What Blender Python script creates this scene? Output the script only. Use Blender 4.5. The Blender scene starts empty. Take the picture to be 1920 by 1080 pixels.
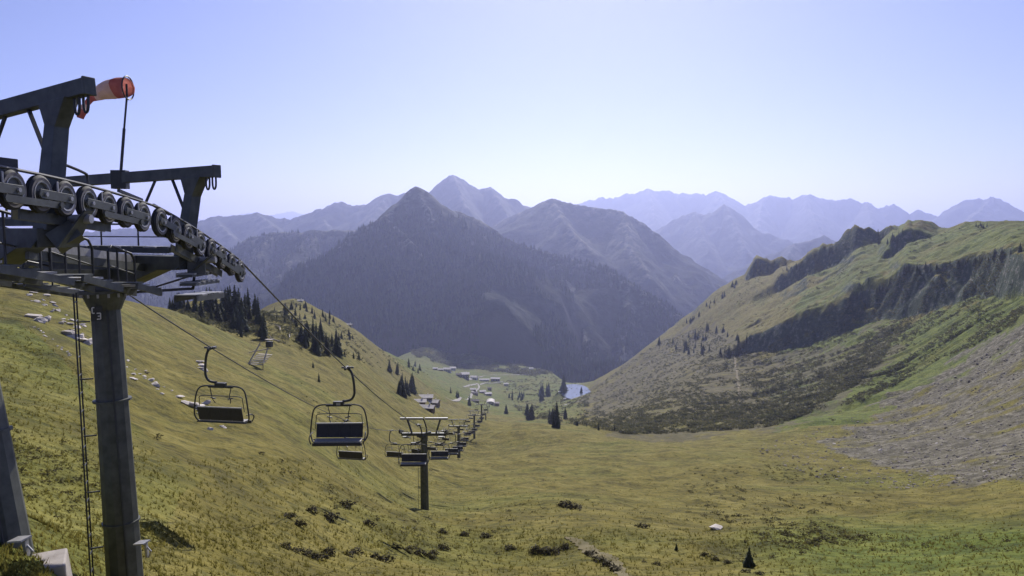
import bpy, bmesh, math, random
import numpy as np
from mathutils import Vector, Matrix

random.seed(7)
RNG = np.random.default_rng(11)
scene = bpy.context.scene

# ------------------------------------------------------------------ camera
FPX = 1371.0                      # focal length in pixels of a 1920 px wide picture
PITCH = math.radians(4.6)         # camera looks slightly down
cam_d = bpy.data.cameras.new('camera')
cam_d.sensor_width = 36.0
cam_d.lens = 36.0 * FPX / 1920.0
cam_d.clip_start = 0.1
cam_d.clip_end = 120000.0
cam = bpy.data.objects.new('camera', cam_d)
scene.collection.objects.link(cam)
cam.location = (0, 0, 0)
cam.rotation_euler = (math.radians(90) - PITCH, 0, 0)
scene.camera = cam

# ------------------------------------------------------------------ sky, sun, exposure
SUN_EL, SUN_AZ = math.radians(36), math.radians(6)   # azimuth measured from the view axis to the right
world = bpy.data.worlds.new('World'); scene.world = world
world.use_nodes = True
wn = world.node_tree; wn.nodes.clear()
sky = wn.nodes.new('ShaderNodeTexSky'); sky.sky_type = 'NISHITA'; sky.sun_disc = False
sky.sun_elevation = SUN_EL
sky.sun_rotation = SUN_AZ          # 0 = +Y
sky.altitude = 1900; sky.air_density = 1.0; sky.dust_density = 1.0; sky.ozone_density = 4.5
bg = wn.nodes.new('ShaderNodeBackground'); bg.inputs['Strength'].default_value = 0.072
wo = wn.nodes.new('ShaderNodeOutputWorld')
tint = wn.nodes.new('ShaderNodeMix'); tint.data_type = 'RGBA'; tint.blend_type = 'MULTIPLY'
tint.inputs[0].default_value = 1.0; tint.inputs[7].default_value = (1.10, 0.87, 1.05, 1)     # lavender cast of this air
wn.links.new(sky.outputs[0], tint.inputs[6]); wn.links.new(tint.outputs[2], bg.inputs['Color']); wn.links.new(bg.outputs[0], wo.inputs['Surface'])
sun_d = bpy.data.lights.new('sun', 'SUN'); sun_d.energy = 4.0; sun_d.angle = math.radians(0.5)
sun_d.color = (1.0, 0.95, 0.88)
sun = bpy.data.objects.new('sun', sun_d); scene.collection.objects.link(sun)
to_sun = Vector((math.sin(SUN_AZ) * math.cos(SUN_EL), math.cos(SUN_AZ) * math.cos(SUN_EL), math.sin(SUN_EL)))
sun.rotation_euler = to_sun.to_track_quat('Z', 'Y').to_euler()
sun.location = (0, 0, 50)
vs = scene.view_settings
vs.view_transform = 'Standard'; vs.look = 'None'; vs.exposure = 0.6; vs.gamma = 1.0; vs.use_curve_mapping = False
scene.render.engine = 'CYCLES'
scene.cycles.use_denoising = True
scene.cycles.max_bounces = 5; scene.cycles.diffuse_bounces = 2; scene.cycles.volume_bounces = 1
scene.cycles.transparent_max_bounces = 8

# ------------------------------------------------------------------ helpers
CP, SP = math.cos(PITCH), math.sin(PITCH)
def ray(px, py):
    a = (px - 960.0) / FPX; b = (540.0 - py) / FPX
    return a, CP + b * SP, b * CP - SP          # x, y, z of the view ray
def W(px, py, d):
    """world point seen in direction (px, py) whose distance along +Y is d"""
    x, y, z = ray(px, py)
    return Vector((x / y * d, d, z / y * d))
def proj(x, y, z):
    cz = y * CP - z * SP; cu = y * SP + z * CP
    return 960.0 + FPX * x / cz, 540.0 - FPX * cu / cz

def _hash(ix, iy, seed):
    h = (ix.astype(np.int64) * 374761393 + iy.astype(np.int64) * 668265263 + seed * 1442695041) & 0xFFFFFFFF
    h = ((h ^ (h >> 13)) * 1274126177) & 0xFFFFFFFF
    h = h ^ (h >> 16)
    return (h & 0xFFFFFF) / float(0xFFFFFF) * 2.0 - 1.0
def vnoise(x, y, seed=0):
    x = np.asarray(x, float); y = np.asarray(y, float)
    ix = np.floor(x); iy = np.floor(y); fx = x - ix; fy = y - iy
    fx = fx * fx * fx * (fx * (fx * 6 - 15) + 10); fy = fy * fy * fy * (fy * (fy * 6 - 15) + 10)
    a = _hash(ix, iy, seed); b = _hash(ix + 1, iy, seed); c = _hash(ix, iy + 1, seed); d = _hash(ix + 1, iy + 1, seed)
    return (a + (b - a) * fx) * (1 - fy) + (c + (d - c) * fx) * fy
def fbm(x, y, seed=0, octaves=4, gain=0.5):
    s = 0; amp = 1.0; f = 1.0
    for k in range(octaves):
        s = s + amp * vnoise(x * f + 17.3 * k, y * f - 9.1 * k, seed + k); amp *= gain; f *= 2.03
    return s
def sstep(a, b, x):
    t = np.clip((x - a) / (b - a), 0, 1); return t * t * (3 - 2 * t)
def poly_mask(px, py, poly):
    """even-odd test of many points against one polygon"""
    inside = np.zeros(px.shape, bool); n = len(poly)
    for i in range(n):
        x1, y1 = poly[i]; x2, y2 = poly[(i + 1) % n]
        if y1 == y2: continue
        c = ((y1 > py) != (y2 > py)) & (px < (x2 - x1) * (py - y1) / (y2 - y1) + x1)
        inside ^= c
    return inside

COL = scene.collection
def link(name, me, mat=None, parent=None):
    o = bpy.data.objects.new(name, me); COL.objects.link(o)
    for m in (mat if isinstance(mat, (list, tuple)) else [mat] if mat else []): me.materials.append(m)
    if parent is not None: o.parent = parent
    return o
def tag(o, label=None, cat=None, group=None, kind=None):
    if label: o['label'] = label
    if cat: o['category'] = cat
    if group: o['group'] = group
    if kind: o['kind'] = kind
    return o
def empty(name, loc, rz=0.0):
    o = bpy.data.objects.new(name, None); COL.objects.link(o)
    o.location = loc; o.rotation_euler = (0, 0, rz); o.empty_display_size = 0.3
    return o
def np_mesh(name, verts, faces, smooth=True):
    """faces: (n,4) or (n,3) int array"""
    me = bpy.data.meshes.new(name)
    n = len(faces); k = faces.shape[1]
    me.vertices.add(len(verts)); me.vertices.foreach_set('co', np.ascontiguousarray(verts, np.float32).ravel())
    me.loops.add(n * k); me.loops.foreach_set('vertex_index', np.ascontiguousarray(faces, np.int32).ravel())
    me.polygons.add(n); me.polygons.foreach_set('loop_start', np.arange(0, n * k, k, dtype=np.int32))
    me.polygons.foreach_set('use_smooth', np.full(n, smooth, bool))
    me.update(calc_edges=True)
    return me
def grid_faces(nr, nc):
    i = np.arange(nr - 1)[:, None] * nc + np.arange(nc - 1)[None, :]
    i = i.ravel()
    return np.stack([i, i + 1, i + nc + 1, i + nc], 1)
def set_attr(me, name, vals):
    a = me.attributes.new(name, 'FLOAT', 'POINT'); a.data.foreach_set('value', np.ascontiguousarray(vals, np.float32))

# ------------------------------------------------------------------ materials
def new_mat(name):
    m = bpy.data.materials.new(name); m.use_nodes = True
    nt = m.node_tree; nt.nodes.clear()
    out = nt.nodes.new('ShaderNodeOutputMaterial'); b = nt.nodes.new('ShaderNodeBsdfPrincipled')
    nt.links.new(b.outputs[0], out.inputs['Surface'])
    return m, nt, b
def noise_node(nt, scale, detail=4, rough=0.55, vec=None):
    n = nt.nodes.new('ShaderNodeTexNoise'); n.inputs['Scale'].default_value = scale
    n.inputs['Detail'].default_value = detail; n.inputs['Roughness'].default_value = rough
    if vec is not None: nt.links.new(vec, n.inputs['Vector'])
    return n
def ramp(nt, fac, stops):
    r = nt.nodes.new('ShaderNodeValToRGB'); e = r.color_ramp.elements
    while len(e) < len(stops): e.new(0.5)
    for el, (p, c) in zip(e, stops): el.position = p; el.color = (*c, 1) if len(c) == 3 else c
    nt.links.new(fac, r.inputs['Fac']); return r
def mix(nt, fac, a, b, mode='MIX'):
    m = nt.nodes.new('ShaderNodeMix'); m.data_type = 'RGBA'; m.blend_type = mode
    for sock, v in ((m.inputs[0], fac), (m.inputs[6], a), (m.inputs[7], b)):
        if hasattr(v, 'is_output') or hasattr(v, 'links'): nt.links.new(v, sock)
        elif isinstance(v, (int, float)): sock.default_value = v
        else: sock.default_value = (*v, 1)
    return m.outputs[2]
def attr(nt, name):
    a = nt.nodes.new('ShaderNodeAttribute'); a.attribute_name = name; return a.outputs['Fac']
def mathn(nt, op, a, b=None, clamp=False):
    m = nt.nodes.new('ShaderNodeMath'); m.operation = op; m.use_clamp = clamp
    for i, v in enumerate((a, b)):
        if v is None: continue
        if isinstance(v, (int, float)): m.inputs[i].default_value = v
        else: nt.links.new(v, m.inputs[i])
    return m.outputs[0]
def simple_mat(name, c1, c2=None, scale=8.0, rough=0.6, metallic=0.0, bump=0.0, detail=5):
    m, nt, b = new_mat(name)
    tc = nt.nodes.new('ShaderNodeTexCoord')
    n = noise_node(nt, scale, detail, 0.6, tc.outputs['Object'])
    c2 = c2 or tuple(v * 0.7 for v in c1)
    r = ramp(nt, n.outputs['Fac'], [(0.32, c2), (0.68, c1)])
    nt.links.new(r.outputs[0], b.inputs['Base Color'])
    b.inputs['Roughness'].default_value = rough; b.inputs['Metallic'].default_value = metallic
    if bump:
        bp = nt.nodes.new('ShaderNodeBump'); bp.inputs['Strength'].default_value = bump; bp.inputs['Distance'].default_value = 0.02
        nt.links.new(n.outputs['Fac'], bp.inputs['Height']); nt.links.new(bp.outputs[0], b.inputs['Normal'])
    return m

M = {}
M['steel'] = simple_mat('galvanised_steel', (0.105, 0.112, 0.098), (0.048, 0.052, 0.046), 3.2, 0.55, 0.1)
M['steel_light'] = simple_mat('bright_steel', (0.42, 0.41, 0.40), (0.28, 0.28, 0.27), 9, 0.45, 0.3)
M['steel_dark'] = simple_mat('dark_painted_steel', (0.04, 0.042, 0.042), (0.025, 0.027, 0.03), 6, 0.5)
M['rubber'] = simple_mat('black_rubber', (0.03, 0.03, 0.032), (0.02, 0.02, 0.02), 12, 0.75)
M['cable'] = simple_mat('wire_rope', (0.10, 0.10, 0.10), (0.05, 0.05, 0.05), 60, 0.5, 0.4)
M['seat'] = simple_mat('grey_upholstery', (0.045, 0.042, 0.045), (0.03, 0.03, 0.032), 14, 0.7)
M['seat_pad'] = simple_mat('top_lit_seat_pad', (0.34, 0.32, 0.28), (0.22, 0.21, 0.19), 14, 0.6)  # light falling on the seat from above is put into this pale colour
M['white'] = simple_mat('white_paint', (0.8, 0.79, 0.76), (0.66, 0.65, 0.62), 7, 0.6)
M['concrete'] = simple_mat('concrete', (0.40, 0.36, 0.32), (0.26, 0.23, 0.20), 3, 0.9, 0, 0.4)
M['sign'] = simple_mat('dark_sign', (0.03, 0.035, 0.035), (0.022, 0.025, 0.025), 10, 0.5)
M['bark'] = simple_mat('bark', (0.09, 0.06, 0.04), (0.05, 0.035, 0.025), 6, 0.9)
M['deadwood'] = simple_mat('bleached_wood', (0.5, 0.45, 0.38), (0.32, 0.28, 0.23), 3, 0.9)
M['wood'] = simple_mat('weathered_boards', (0.22, 0.16, 0.12), (0.12, 0.085, 0.06), 2.5, 0.9)
M['roof_pale'] = simple_mat('pale_metal_roof', (0.55, 0.50, 0.47), (0.36, 0.33, 0.31), 0.35, 0.7)
M['roof_dark'] = simple_mat('dark_shingle_roof', (0.16, 0.13, 0.12), (0.10, 0.085, 0.08), 0.6, 0.85)
M['plaster'] = simple_mat('pale_plaster', (0.62, 0.6, 0.55), (0.5, 0.48, 0.44), 0.7, 0.9)
M['glass'] = simple_mat('window_glass', (0.03, 0.035, 0.045), (0.02, 0.022, 0.03), 1, 0.12)
M['road'] = simple_mat('pale_road', (0.34, 0.32, 0.29), (0.24, 0.22, 0.2), 0.2, 0.95)
def foliage(name, c1, c2, scale, trans=0.45):
    m = simple_mat(name, c1, c2, scale, 0.8)
    b = [n for n in m.node_tree.nodes if n.type == 'BSDF_PRINCIPLED'][0]
    b.inputs['Specular IOR Level'].default_value = 0.15
    nt = m.node_tree; tr = nt.nodes.new('ShaderNodeBsdfTranslucent'); mx = nt.nodes.new('ShaderNodeMixShader'); mx.inputs[0].default_value = trans
    col = b.inputs['Base Color'].links[0].from_socket; nt.links.new(col, tr.inputs['Color'])
    out = [n for n in nt.nodes if n.type == 'OUTPUT_MATERIAL'][0]
    nt.links.new(b.outputs[0], mx.inputs[1]); nt.links.new(tr.outputs[0], mx.inputs[2]); nt.links.new(mx.outputs[0], out.inputs['Surface'])
    return m
M['sock_white'] = foliage('windsock_white_cloth', (0.72, 0.58, 0.50), (0.58, 0.46, 0.40), 6, 0.4)
M['sock_red'] = foliage('windsock_red_cloth', (0.52, 0.20, 0.16), (0.40, 0.13, 0.11), 6, 0.4)
M['spruce'] = foliage('spruce_needles', (0.100, 0.118, 0.058), (0.046, 0.058, 0.030), 0.7, 0.35)
M['shrub'] = foliage('alder_leaves', (0.165, 0.155, 0.075), (0.065, 0.072, 0.036), 0.10)
M['heath'] = foliage('heath_leaves', (0.12, 0.10, 0.042), (0.06, 0.06, 0.025), 3.0)
M['dwarf'] = foliage('dwarf_shrub_leaves', (0.075, 0.062, 0.032), (0.035, 0.033, 0.018), 4.0, 0.2)
M['tyre'] = simple_mat('worn_tyre_side', (0.20, 0.18, 0.175), (0.13, 0.12, 0.115), 14, 0.7)
M['tuft'] = foliage('grass_blades', (0.19, 0.165, 0.04), (0.13, 0.12, 0.025), 0.2, 0.5)
def rock_mat():
    m = simple_mat('limestone', (0.66, 0.60, 0.54), (0.36, 0.32, 0.28), 1.6, 0.9, 0, 0.5)
    return m
M['rock'] = rock_mat()
M['rock_grey'] = simple_mat('grey_scree_stone', (0.30, 0.26, 0.23), (0.17, 0.145, 0.13), 1.3, 0.95, 0, 0.4)

# ------------------------------------------------------------------ terrain
CTRL = """
-900 1050 9; -250 1000 13; 100 1052 13; 275 1130 17.5; 130 1085 13.8; 0 900 25; 0 800 37; 0 700 57; 0 600 85; 0 530 112; 0 482 142; -200 430 140; -600 330 150
150 800 45; 150 700 66; 150 620 95; 150 560 125; 130 512 162; 230 556 185; 310 570 215
300 1040 22; 300 900 38; 300 800 60; 300 700 97; 300 620 155
450 1060 27; 450 900 50; 450 800 78; 450 720 120; 450 660 185; 440 625 240
600 1050 36; 600 900 68; 600 800 115; 600 740 170; 600 700 230; 600 662 310
780 1060 41; 797 975 91; 797 900 142; 850 850 240; 888 828 330
960 1080 36; 960 960 95; 960 900 150; 960 850 232; 960 815 340; 960 802 440
1150 1070 40; 1150 950 102; 1150 880 180; 1150 830 300; 1150 806 430
1400 1060 47; 1400 950 105; 1400 880 185; 1400 830 300; 1400 797 430
1700 1060 47; 1700 950 100; 1700 900 155; 1700 850 235; 1700 800 325; 1700 700 520; 1700 650 620; 1920 1060 42; 1920 950 86; 1920 880 135; 1920 800 212; 1920 700 330; 1920 620 430
2300 1060 34; 2300 800 140; 2300 640 250; 2300 510 370; 2300 440 400; 2300 405 600; 2300 470 1000; 1715 421 1060; 1745 415 1045; 1753 433 1010; 1610 424 1140; 1590 434 1160; 1665 440 1080; 1835 421 910; 1995 412 700; 2000 520 480; 2000 455 505
960 792 650; 960 777 1000; 930 762 1400; 900 718 1900; 850 690 2300; 1080 737 1500; 1080 762 1150; 1080 791 700; 1000 702 2100
800 652 2500; 880 664 2500; 960 684 2450; 1040 702 2300; 1060 716 2000
560 558 700; 600 578 720; 660 618 780; 700 648 900; 740 666 1200; 830 694 1800
700 722 330; 760 742 450; 800 762 650; 860 762 900; 830 724 1300; 760 690 1000; 650 660 480; 620 640 460; 560 616 480; 520 590 520; 690 680 600; 740 705 700
400 562 330; 350 580 290; 480 585 370; 430 605 300; 300 600 330
400 650 620; 230 640 330; 0 560 240; -300 500 260; 560 690 1300; 680 700 1500; 100 620 500; 500 660 1000
1440 482 1450; 1480 494 1400; 1520 476 1370; 1560 458 1300; 1600 428 1150; 1640 434 1120; 1690 430 1080; 1735 414 1050; 1760 437 1000; 1800 422 950; 1870 419 860; 1920 416 800
1400 508 1500; 1350 545 1600; 1300 590 1650; 1250 628 1700; 1200 668 1750; 1150 702 1800; 1120 718 1850
1300 645 1300; 1300 700 900; 1300 760 600; 1400 722 750; 1400 770 550; 1500 720 640; 1500 770 470; 1600 700 600; 1600 770 415; 1200 705 1250; 1200 760 800; 1200 800 500; 1130 762 1150
1500 550 1060; 1600 505 980; 1700 466 900; 1800 450 810; 1850 448 720; 1450 580 1120; 1380 580 1280
1920 520 1200; 1700 560 1600; 1500 640 1900; 1350 720 2200; 1200 780 2400; 1120 790 2400; 2300 520 1600
"""
cp = [tuple(float(v) for v in q.split()) for line in CTRL.strip().splitlines() for q in line.split(';') if q.strip()]
U, L, T = [], [], []
for px, py, d in cp:
    p = W(px, py, d); U.append(p.x / d); L.append(math.log(d)); T.append(p.z / d)
for u, y, z in ((-1.3, 4, -3.4), (0, 4, -4.4), (1.3, 4, -5.6), (-1.3, 9, -5), (0, 10, -6.6), (1.2, 10, -8),
                (-1.2, 40, -6), (-1.2, 110, 10), (-1.2, 300, 0), (1.3, 60, -18), (1.3, 200, -30), (1.3, 500, 12), (1.3, 1200, -30),
                (-1.2, 3400, -700), (-.4, 3400, -720), (0, 3400, -760), (.4, 3400, -720), (1.2, 3400, -600), (-1.0, 1000, -200), (-.3, 2400, -620), (.15, 2800, -640), (-.1, 2900, -620)):
    U.append(u); L.append(math.log(y)); T.append(z / y)
# the cliff band is a step in the otherwise smooth ground: (picture x, foot y, foot distance, edge y, edge distance)
CL = [(1300, 678, 1000, 678, 1010), (1360, 674, 975, 664, 988), (1402, 670, 955, 640, 975), (1440, 668, 925, 630, 948), (1477, 666, 905, 614, 932), (1509, 663, 888, 602, 917), (1560, 652, 858, 588, 888), (1594, 640, 835, 562, 866), (1629, 626, 808, 552, 838), (1660, 608, 780, 538, 808),
      (1695, 590, 750, 504, 778), (1730, 576, 722, 500, 748), (1770, 566, 690, 497, 716), (1830, 560, 640, 487, 664), (1880, 550, 580, 473, 602), (1920, 533, 535, 463, 556), (2000, 515, 480, 452, 500), (2300, 500, 380, 440, 398)]
CL2 = [(1400, 590, 1250, 590, 1256), (1430, 576, 1240, 562, 1254), (1482, 552, 1215, 516, 1238), (1544, 524, 1170, 476, 1196), (1585, 494, 1130, 446, 1156), (1606, 474, 1110, 431, 1134), (1650, 455, 1090, 437, 1108), (1690, 450, 1080, 450, 1086)]
CL3 = [(1645, 496, 960, 496, 966), (1670, 496, 955, 464, 972), (1700, 482, 950, 448, 968), (1730, 464, 945, 446, 956), (1760, 452, 940, 452, 946)]
CL1 = [(1395, 532, 1420, 532, 1426), (1415, 526, 1420, 496, 1436), (1440, 513, 1415, 484, 1432), (1470, 518, 1400, 498, 1416), (1500, 506, 1390, 506, 1396)]
SCARPS = []
for line in (CL, CL1, CL2, CL3):
    r_ = [[], [], [], []]
    for q in line:
        a_, b_ = W(q[0], q[1], q[2]), W(q[0], q[3], q[4])
        for lst, v_ in zip(r_, (a_.x / q[2], q[2], q[4], max(b_.z / q[4] - a_.z / q[2], 0))): lst.append(v_)
    SCARPS.append(r_)
CU, CB, CT, CH = SCARPS[0]
def cliff_step(u, y, wob=0.0):
    tot = 0
    for n_, (cu, cb, ct, ch) in enumerate(SCARPS):
        w_ = wob if n_ == 0 else wob * 0.85
        yb = np.interp(u, cu, cb) + w_; yt = np.interp(u, cu, ct) + w_
        k = np.clip((y - yb) / (yt - yb), 0, 1); k = k * 0.8 + 0.2 * k * k * (3 - 2 * k)
        hv = 1.0 if n_ == 0 or np.isscalar(wob) else 0.95 + 0.16 * vnoise(u * 90, u * 0 + n_, 39) + 0.05 * vnoise(u * 260, u * 0 + n_, 40)
        tot = tot + np.interp(u, cu, ch, left=0, right=ch[-1]) * k * hv
    return tot
T = list(np.array(T) - cliff_step(np.array(U), np.exp(np.array(L))))
KU = 2.6
P = np.stack([np.array(U) * KU, np.array(L)], 1); T = np.array(T)
def tps(r2): return np.where(r2 > 1e-12, 0.5 * r2 * np.log(np.maximum(r2, 1e-12)), 0)
n = len(P)
K = tps(((P[:, None] - P[None]) ** 2).sum(-1)) + np.eye(n) * 2e-5
A = np.zeros((n + 3, n + 3)); A[:n, :n] = K; A[:n, n] = 1; A[:n, n + 1:] = P; A[n, :n] = 1; A[n + 1:, :n] = P.T
sol = np.linalg.solve(A, np.concatenate([T, np.zeros(3)]))
def base_t(u, l):
    out = np.empty(u.shape)
    for s in range(0, len(u), 20000):
        q = np.stack([u[s:s + 20000] * KU, l[s:s + 20000]], 1)
        r2 = (q[:, 0][:, None] - P[:, 0][None]) ** 2 + (q[:, 1][:, None] - P[:, 1][None]) ** 2
        out[s:s + 20000] = tps(r2) @ sol[:n] + sol[n] + q @ sol[n + 1:]
    return out

def oct_w(wl, y): return sstep(0.6, 2.0, wl / (y * 0.0075))
def relief(x, y, right, above):
    """fine relief in metres on top of the smooth terrain"""
    z = 0.10 * fbm(x / 2.2, y / 2.2, 3, 2) * oct_w(2.2, y)
    z += 0.35 * fbm(x / 8, y / 8, 5, 2) * oct_w(8, y)
    z += 0.9 * fbm(x / 26, y / 26, 8, 3) * sstep(20, 60, y)
    z += 3.2 * fbm(x / 90, y / 90, 12, 3) * sstep(90, 300, y)
    # fall-line furrows on the right-hand flank
    fy = y + 0.25 * x
    g = np.abs(vnoise(x / 160, fy / 17, 21)) + 0.5 * np.abs(vnoise(x / 90, fy / 8, 22))
    z += right * (1.6 - 5.5 * np.abs(g - 0.3)) * sstep(180, 420, y) * 0.8 * (1 - 0.75 * above)
    return z
NR, NC = 820, 690
lg = np.linspace(math.log(4.0), math.log(3400.0), NR)
# denser rows where the cliffs are
lg = np.concatenate([np.linspace(math.log(4.0), math.log(30), 110, endpoint=False), np.linspace(math.log(30), math.log(500), 300, endpoint=False),
                     np.linspace(math.log(500), math.log(1150), 300, endpoint=False), np.linspace(math.log(1150), math.log(3400), 150)])
NR = len(lg)
ug = np.concatenate([np.linspace(-1.25, -0.74, 50, endpoint=False), np.linspace(-0.74, 0.74, NC - 100, endpoint=False), np.linspace(0.74, 1.25, 50)])
UU, LL = np.meshgrid(ug, lg); u = UU.ravel(); l = LL.ravel()
y = np.exp(l); x = u * y
tz = base_t(u, l)
wob = 15.0 * vnoise(x / 30, y * 0 + 3.3, 35) + 8.0 * vnoise(x / 13, y / 40, 36) + 4.0 * vnoise(x / 5, y / 20, 37)
cu_a = np.interp(u, CU, CB); near_cl = (np.abs(y - cu_a) < 90)
tz = tz + cliff_step(u, y, wob)
z0 = tz * y
px0, py0 = proj(x, y, z0)
right = sstep(1250, 1500, px0) * sstep(0, 1, tz * 0 + 1)
above = sstep(-5, 40, y - np.interp(u, CU, CT)) * right
z = z0 + relief(x, y, right, above)
# cliff roughness: buttresses and gullies cut into the rock band
CLIFF = [(1380, 690), (1402, 628), (1477, 604), (1520, 590), (1560, 580), (1594, 552), (1650, 538), (1695, 496), (1770, 488), (1830, 478), (1930, 450), (2300, 380), (2300, 480), (1930, 545), (1830, 575), (1713, 594), (1629, 640), (1509, 678), (1440, 685)]
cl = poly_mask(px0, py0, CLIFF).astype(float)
z += cl * (1.6 * fbm(x / 9, y / 9, 33, 3))
# rocky steps on the ridge above
STEP = [(1230, 640), (1350, 530), (1440, 480), (1600, 425), (1640, 430), (1690, 500), (1560, 560), (1330, 640)]
st = poly_mask(px0, py0, STEP).astype(float)
st_n = st * sstep(0.0, 0.5, vnoise(x / 55 + y / 200, y / 110, 41))
ph = y / 75 + 1.1 * vnoise(x / 45, y / 90, 43) + 0.35 * vnoise(x / 13, y / 30, 44) + x / 260
sw = ph - np.floor(ph); sw = np.minimum(sw / 0.82, (1 - sw) / 0.18)
z += above * (1.6 * fbm(x / 14, y / 14, 46, 3) + 3.4 * (0.32 - np.abs(vnoise(x / 24, y / 60, 47))))
z += 0.35 * st_n * (13.0 * (1 - np.where(ph - np.floor(ph) < 0.82, (ph - np.floor(ph)) / 0.82, (1 - (ph - np.floor(ph))) / 0.18)) - 6.5 + 2.5 * fbm(x / 8, y / 12, 45, 3))
POND_Z = -331.0
PC = (W(1079, 734, POND_Z / (ray(1079, 734)[2] / ray(1079, 734)[1]))); PRX, PRY = 27.0, 62.0
pr = np.sqrt(((x - PC.x) / PRX) ** 2 + ((y - PC.y) / PRY) ** 2)
z = z + (POND_Z - 2.0 - z) * (1 - sstep(1.12, 1.9, pr))
TV = np.stack([x, y, z], 1)
me = np_mesh('terrain', TV, grid_faces(NR, NC))
zg = z.reshape(NR, NC)
def ground(xx, yy):
    """height of the built terrain at one place"""
    uu = xx / yy; ll = math.log(yy)
    i = min(max(np.searchsorted(lg, ll) - 1, 0), NR - 2); j = min(max(np.searchsorted(ug, uu) - 1, 0), NC - 2)
    a = (ll - lg[i]) / (lg[i + 1] - lg[i]); b = (uu - ug[j]) / (ug[j + 1] - ug[j])
    return float((zg[i, j] * (1 - b) + zg[i, j + 1] * b) * (1 - a) + (zg[i + 1, j] * (1 - b) + zg[i + 1, j + 1] * b) * a)
tg_all = (zg / np.exp(lg)[:, None])
def hit(px, py, dmin=0.0, dmax=3300.0):
    """first terrain point seen in the direction of a picture point, not nearer than dmin"""
    rx, ry, rz = ray(px, py); uu = rx / ry; tt = rz / ry
    j = int(min(max(np.searchsorted(ug, uu) - 1, 0), NC - 2)); b = (uu - ug[j]) / (ug[j + 1] - ug[j])
    col = tg_all[:, j] * (1 - b) + tg_all[:, j + 1] * b
    i0 = int(np.searchsorted(lg, math.log(max(dmin, 4.1))))
    k = np.nonzero(col[i0:] >= tt)[0]
    if len(k) == 0: return None
    i = i0 + int(k[0]); d = math.exp(lg[i])
    if i > i0 and col[i] > col[i - 1]:
        f = (tt - col[i - 1]) / (col[i] - col[i - 1]); d = math.exp(lg[i - 1] + f * (lg[i] - lg[i - 1]))
    if d > dmax: return None
    return Vector((uu * d, d, ground(uu * d, d)))
def hit_many(px, py, dmin=0.0, dmax=3300.0):
    b_ = (540.0 - py) / FPX; ry = CP + b_ * SP; uu = (px - 960.0) / FPX / ry; tt = (b_ * CP - SP) / ry
    j = np.clip(np.searchsorted(ug, uu) - 1, 0, NC - 2); w = (uu - ug[j]) / (ug[j + 1] - ug[j])
    i0 = int(np.searchsorted(lg, math.log(max(dmin, 4.1))))
    col = tg_all[i0:, j] * (1 - w) + tg_all[i0:, j + 1] * w
    ge = col >= tt[None]; k = ge.argmax(0); ok = ge.any(0)
    km = np.maximum(k - 1, 0); n_ = np.arange(len(px)); c1 = col[k, n_]; c0 = col[km, n_]
    f = np.where((k > 0) & (c1 > c0), (tt - c0) / np.where(c1 > c0, c1 - c0, 1), 1.0)
    ll = lg[i0 + km] + f * (lg[i0 + k] - lg[i0 + km]); d = np.exp(ll); ok &= d <= dmax
    x_, y_ = uu * d, d
    return x_[ok], y_[ok], ground_many(x_[ok], y_[ok])
def ground_many(xx, yy):
    uu = xx / yy; ll = np.log(yy)
    i = np.clip(np.searchsorted(lg, ll) - 1, 0, NR - 2); j = np.clip(np.searchsorted(ug, uu) - 1, 0, NC - 2)
    a = (ll - lg[i]) / (lg[i + 1] - lg[i]); b_ = (uu - ug[j]) / (ug[j + 1] - ug[j])
    return (zg[i, j] * (1 - b_) + zg[i, j + 1] * b_) * (1 - a) + (zg[i + 1, j] * (1 - b_) + zg[i + 1, j + 1] * b_) * a
# zones of the ground cover (each vertex knows what grows or lies there)
nz = fbm(x / 30, y / 30, 51, 4); nz2 = fbm(x / 9, y / 9, 55, 3)
pxw = px0 + 22 * nz; pyw = py0 + 16 * nz + 5 * nz2
SCREE = [(1530, 836), (1560, 815), (1610, 795), (1700, 738), (1800, 674), (1920, 598), (2300, 460), (2300, 1000), (1920, 905), (1750, 905), (1640, 872), (1580, 855)]
SCRUB = [(1100, 800), (1110, 730), (1160, 690), (1230, 640), (1330, 600), (1420, 670), (1500, 672), (1580, 655), (1660, 615), (1720, 590), (1640, 690), (1560, 760), (1450, 800), (1300, 812), (1180, 815)]
scree = poly_mask(pxw, pyw, SCREE) * sstep(-1.15, -0.05, nz2 + 0.9 * vnoise(x / 60, (y + 0.25 * x) / 7, 61)) * sstep(90, 140, y)
scrub = poly_mask(pxw, pyw, SCRUB) * sstep(-0.5, 0.5, nz2 + 0.6)
GREEN = [(1480, 640), (1700, 595), (1920, 520), (2300, 400), (2300, 620), (1920, 660), (1720, 740), (1560, 800), (1440, 800)]
green = np.maximum(poly_mask(pxw, pyw, GREEN) * 1.0, 0.75 * sstep(1250, 1600, px0) * sstep(940, 1010, py0))
green = np.maximum(green, 0.5 * poly_mask(px0 + 60 * nz, py0 + 45 * nz, [(-600, 600), (60, 640), (230, 780), (330, 860), (200, 1100), (-600, 1100)]))
green = np.maximum(green, 0.7 * poly_mask(pxw, pyw, [(700, 640), (1110, 690), (1080, 785), (960, 790), (820, 745)]))
green = np.maximum(green, 0.75 * poly_mask(pxw, pyw, [(1560, 470), (1620, 425), (1930, 405), (2300, 390), (2300, 460), (1930, 470), (1700, 500), (1560, 580), (1480, 590)]))
for cu, cb, ct, ch in SCARPS[1:]:
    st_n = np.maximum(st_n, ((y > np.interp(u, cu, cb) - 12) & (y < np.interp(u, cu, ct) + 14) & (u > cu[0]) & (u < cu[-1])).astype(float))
set_attr(me, 'scree', scree); set_attr(me, 'scrub', scrub); set_attr(me, 'green', np.clip(green + 0.25 * nz, 0, 1)); set_attr(me, 'crag', np.clip(cl + st_n, 0, 1))

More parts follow.
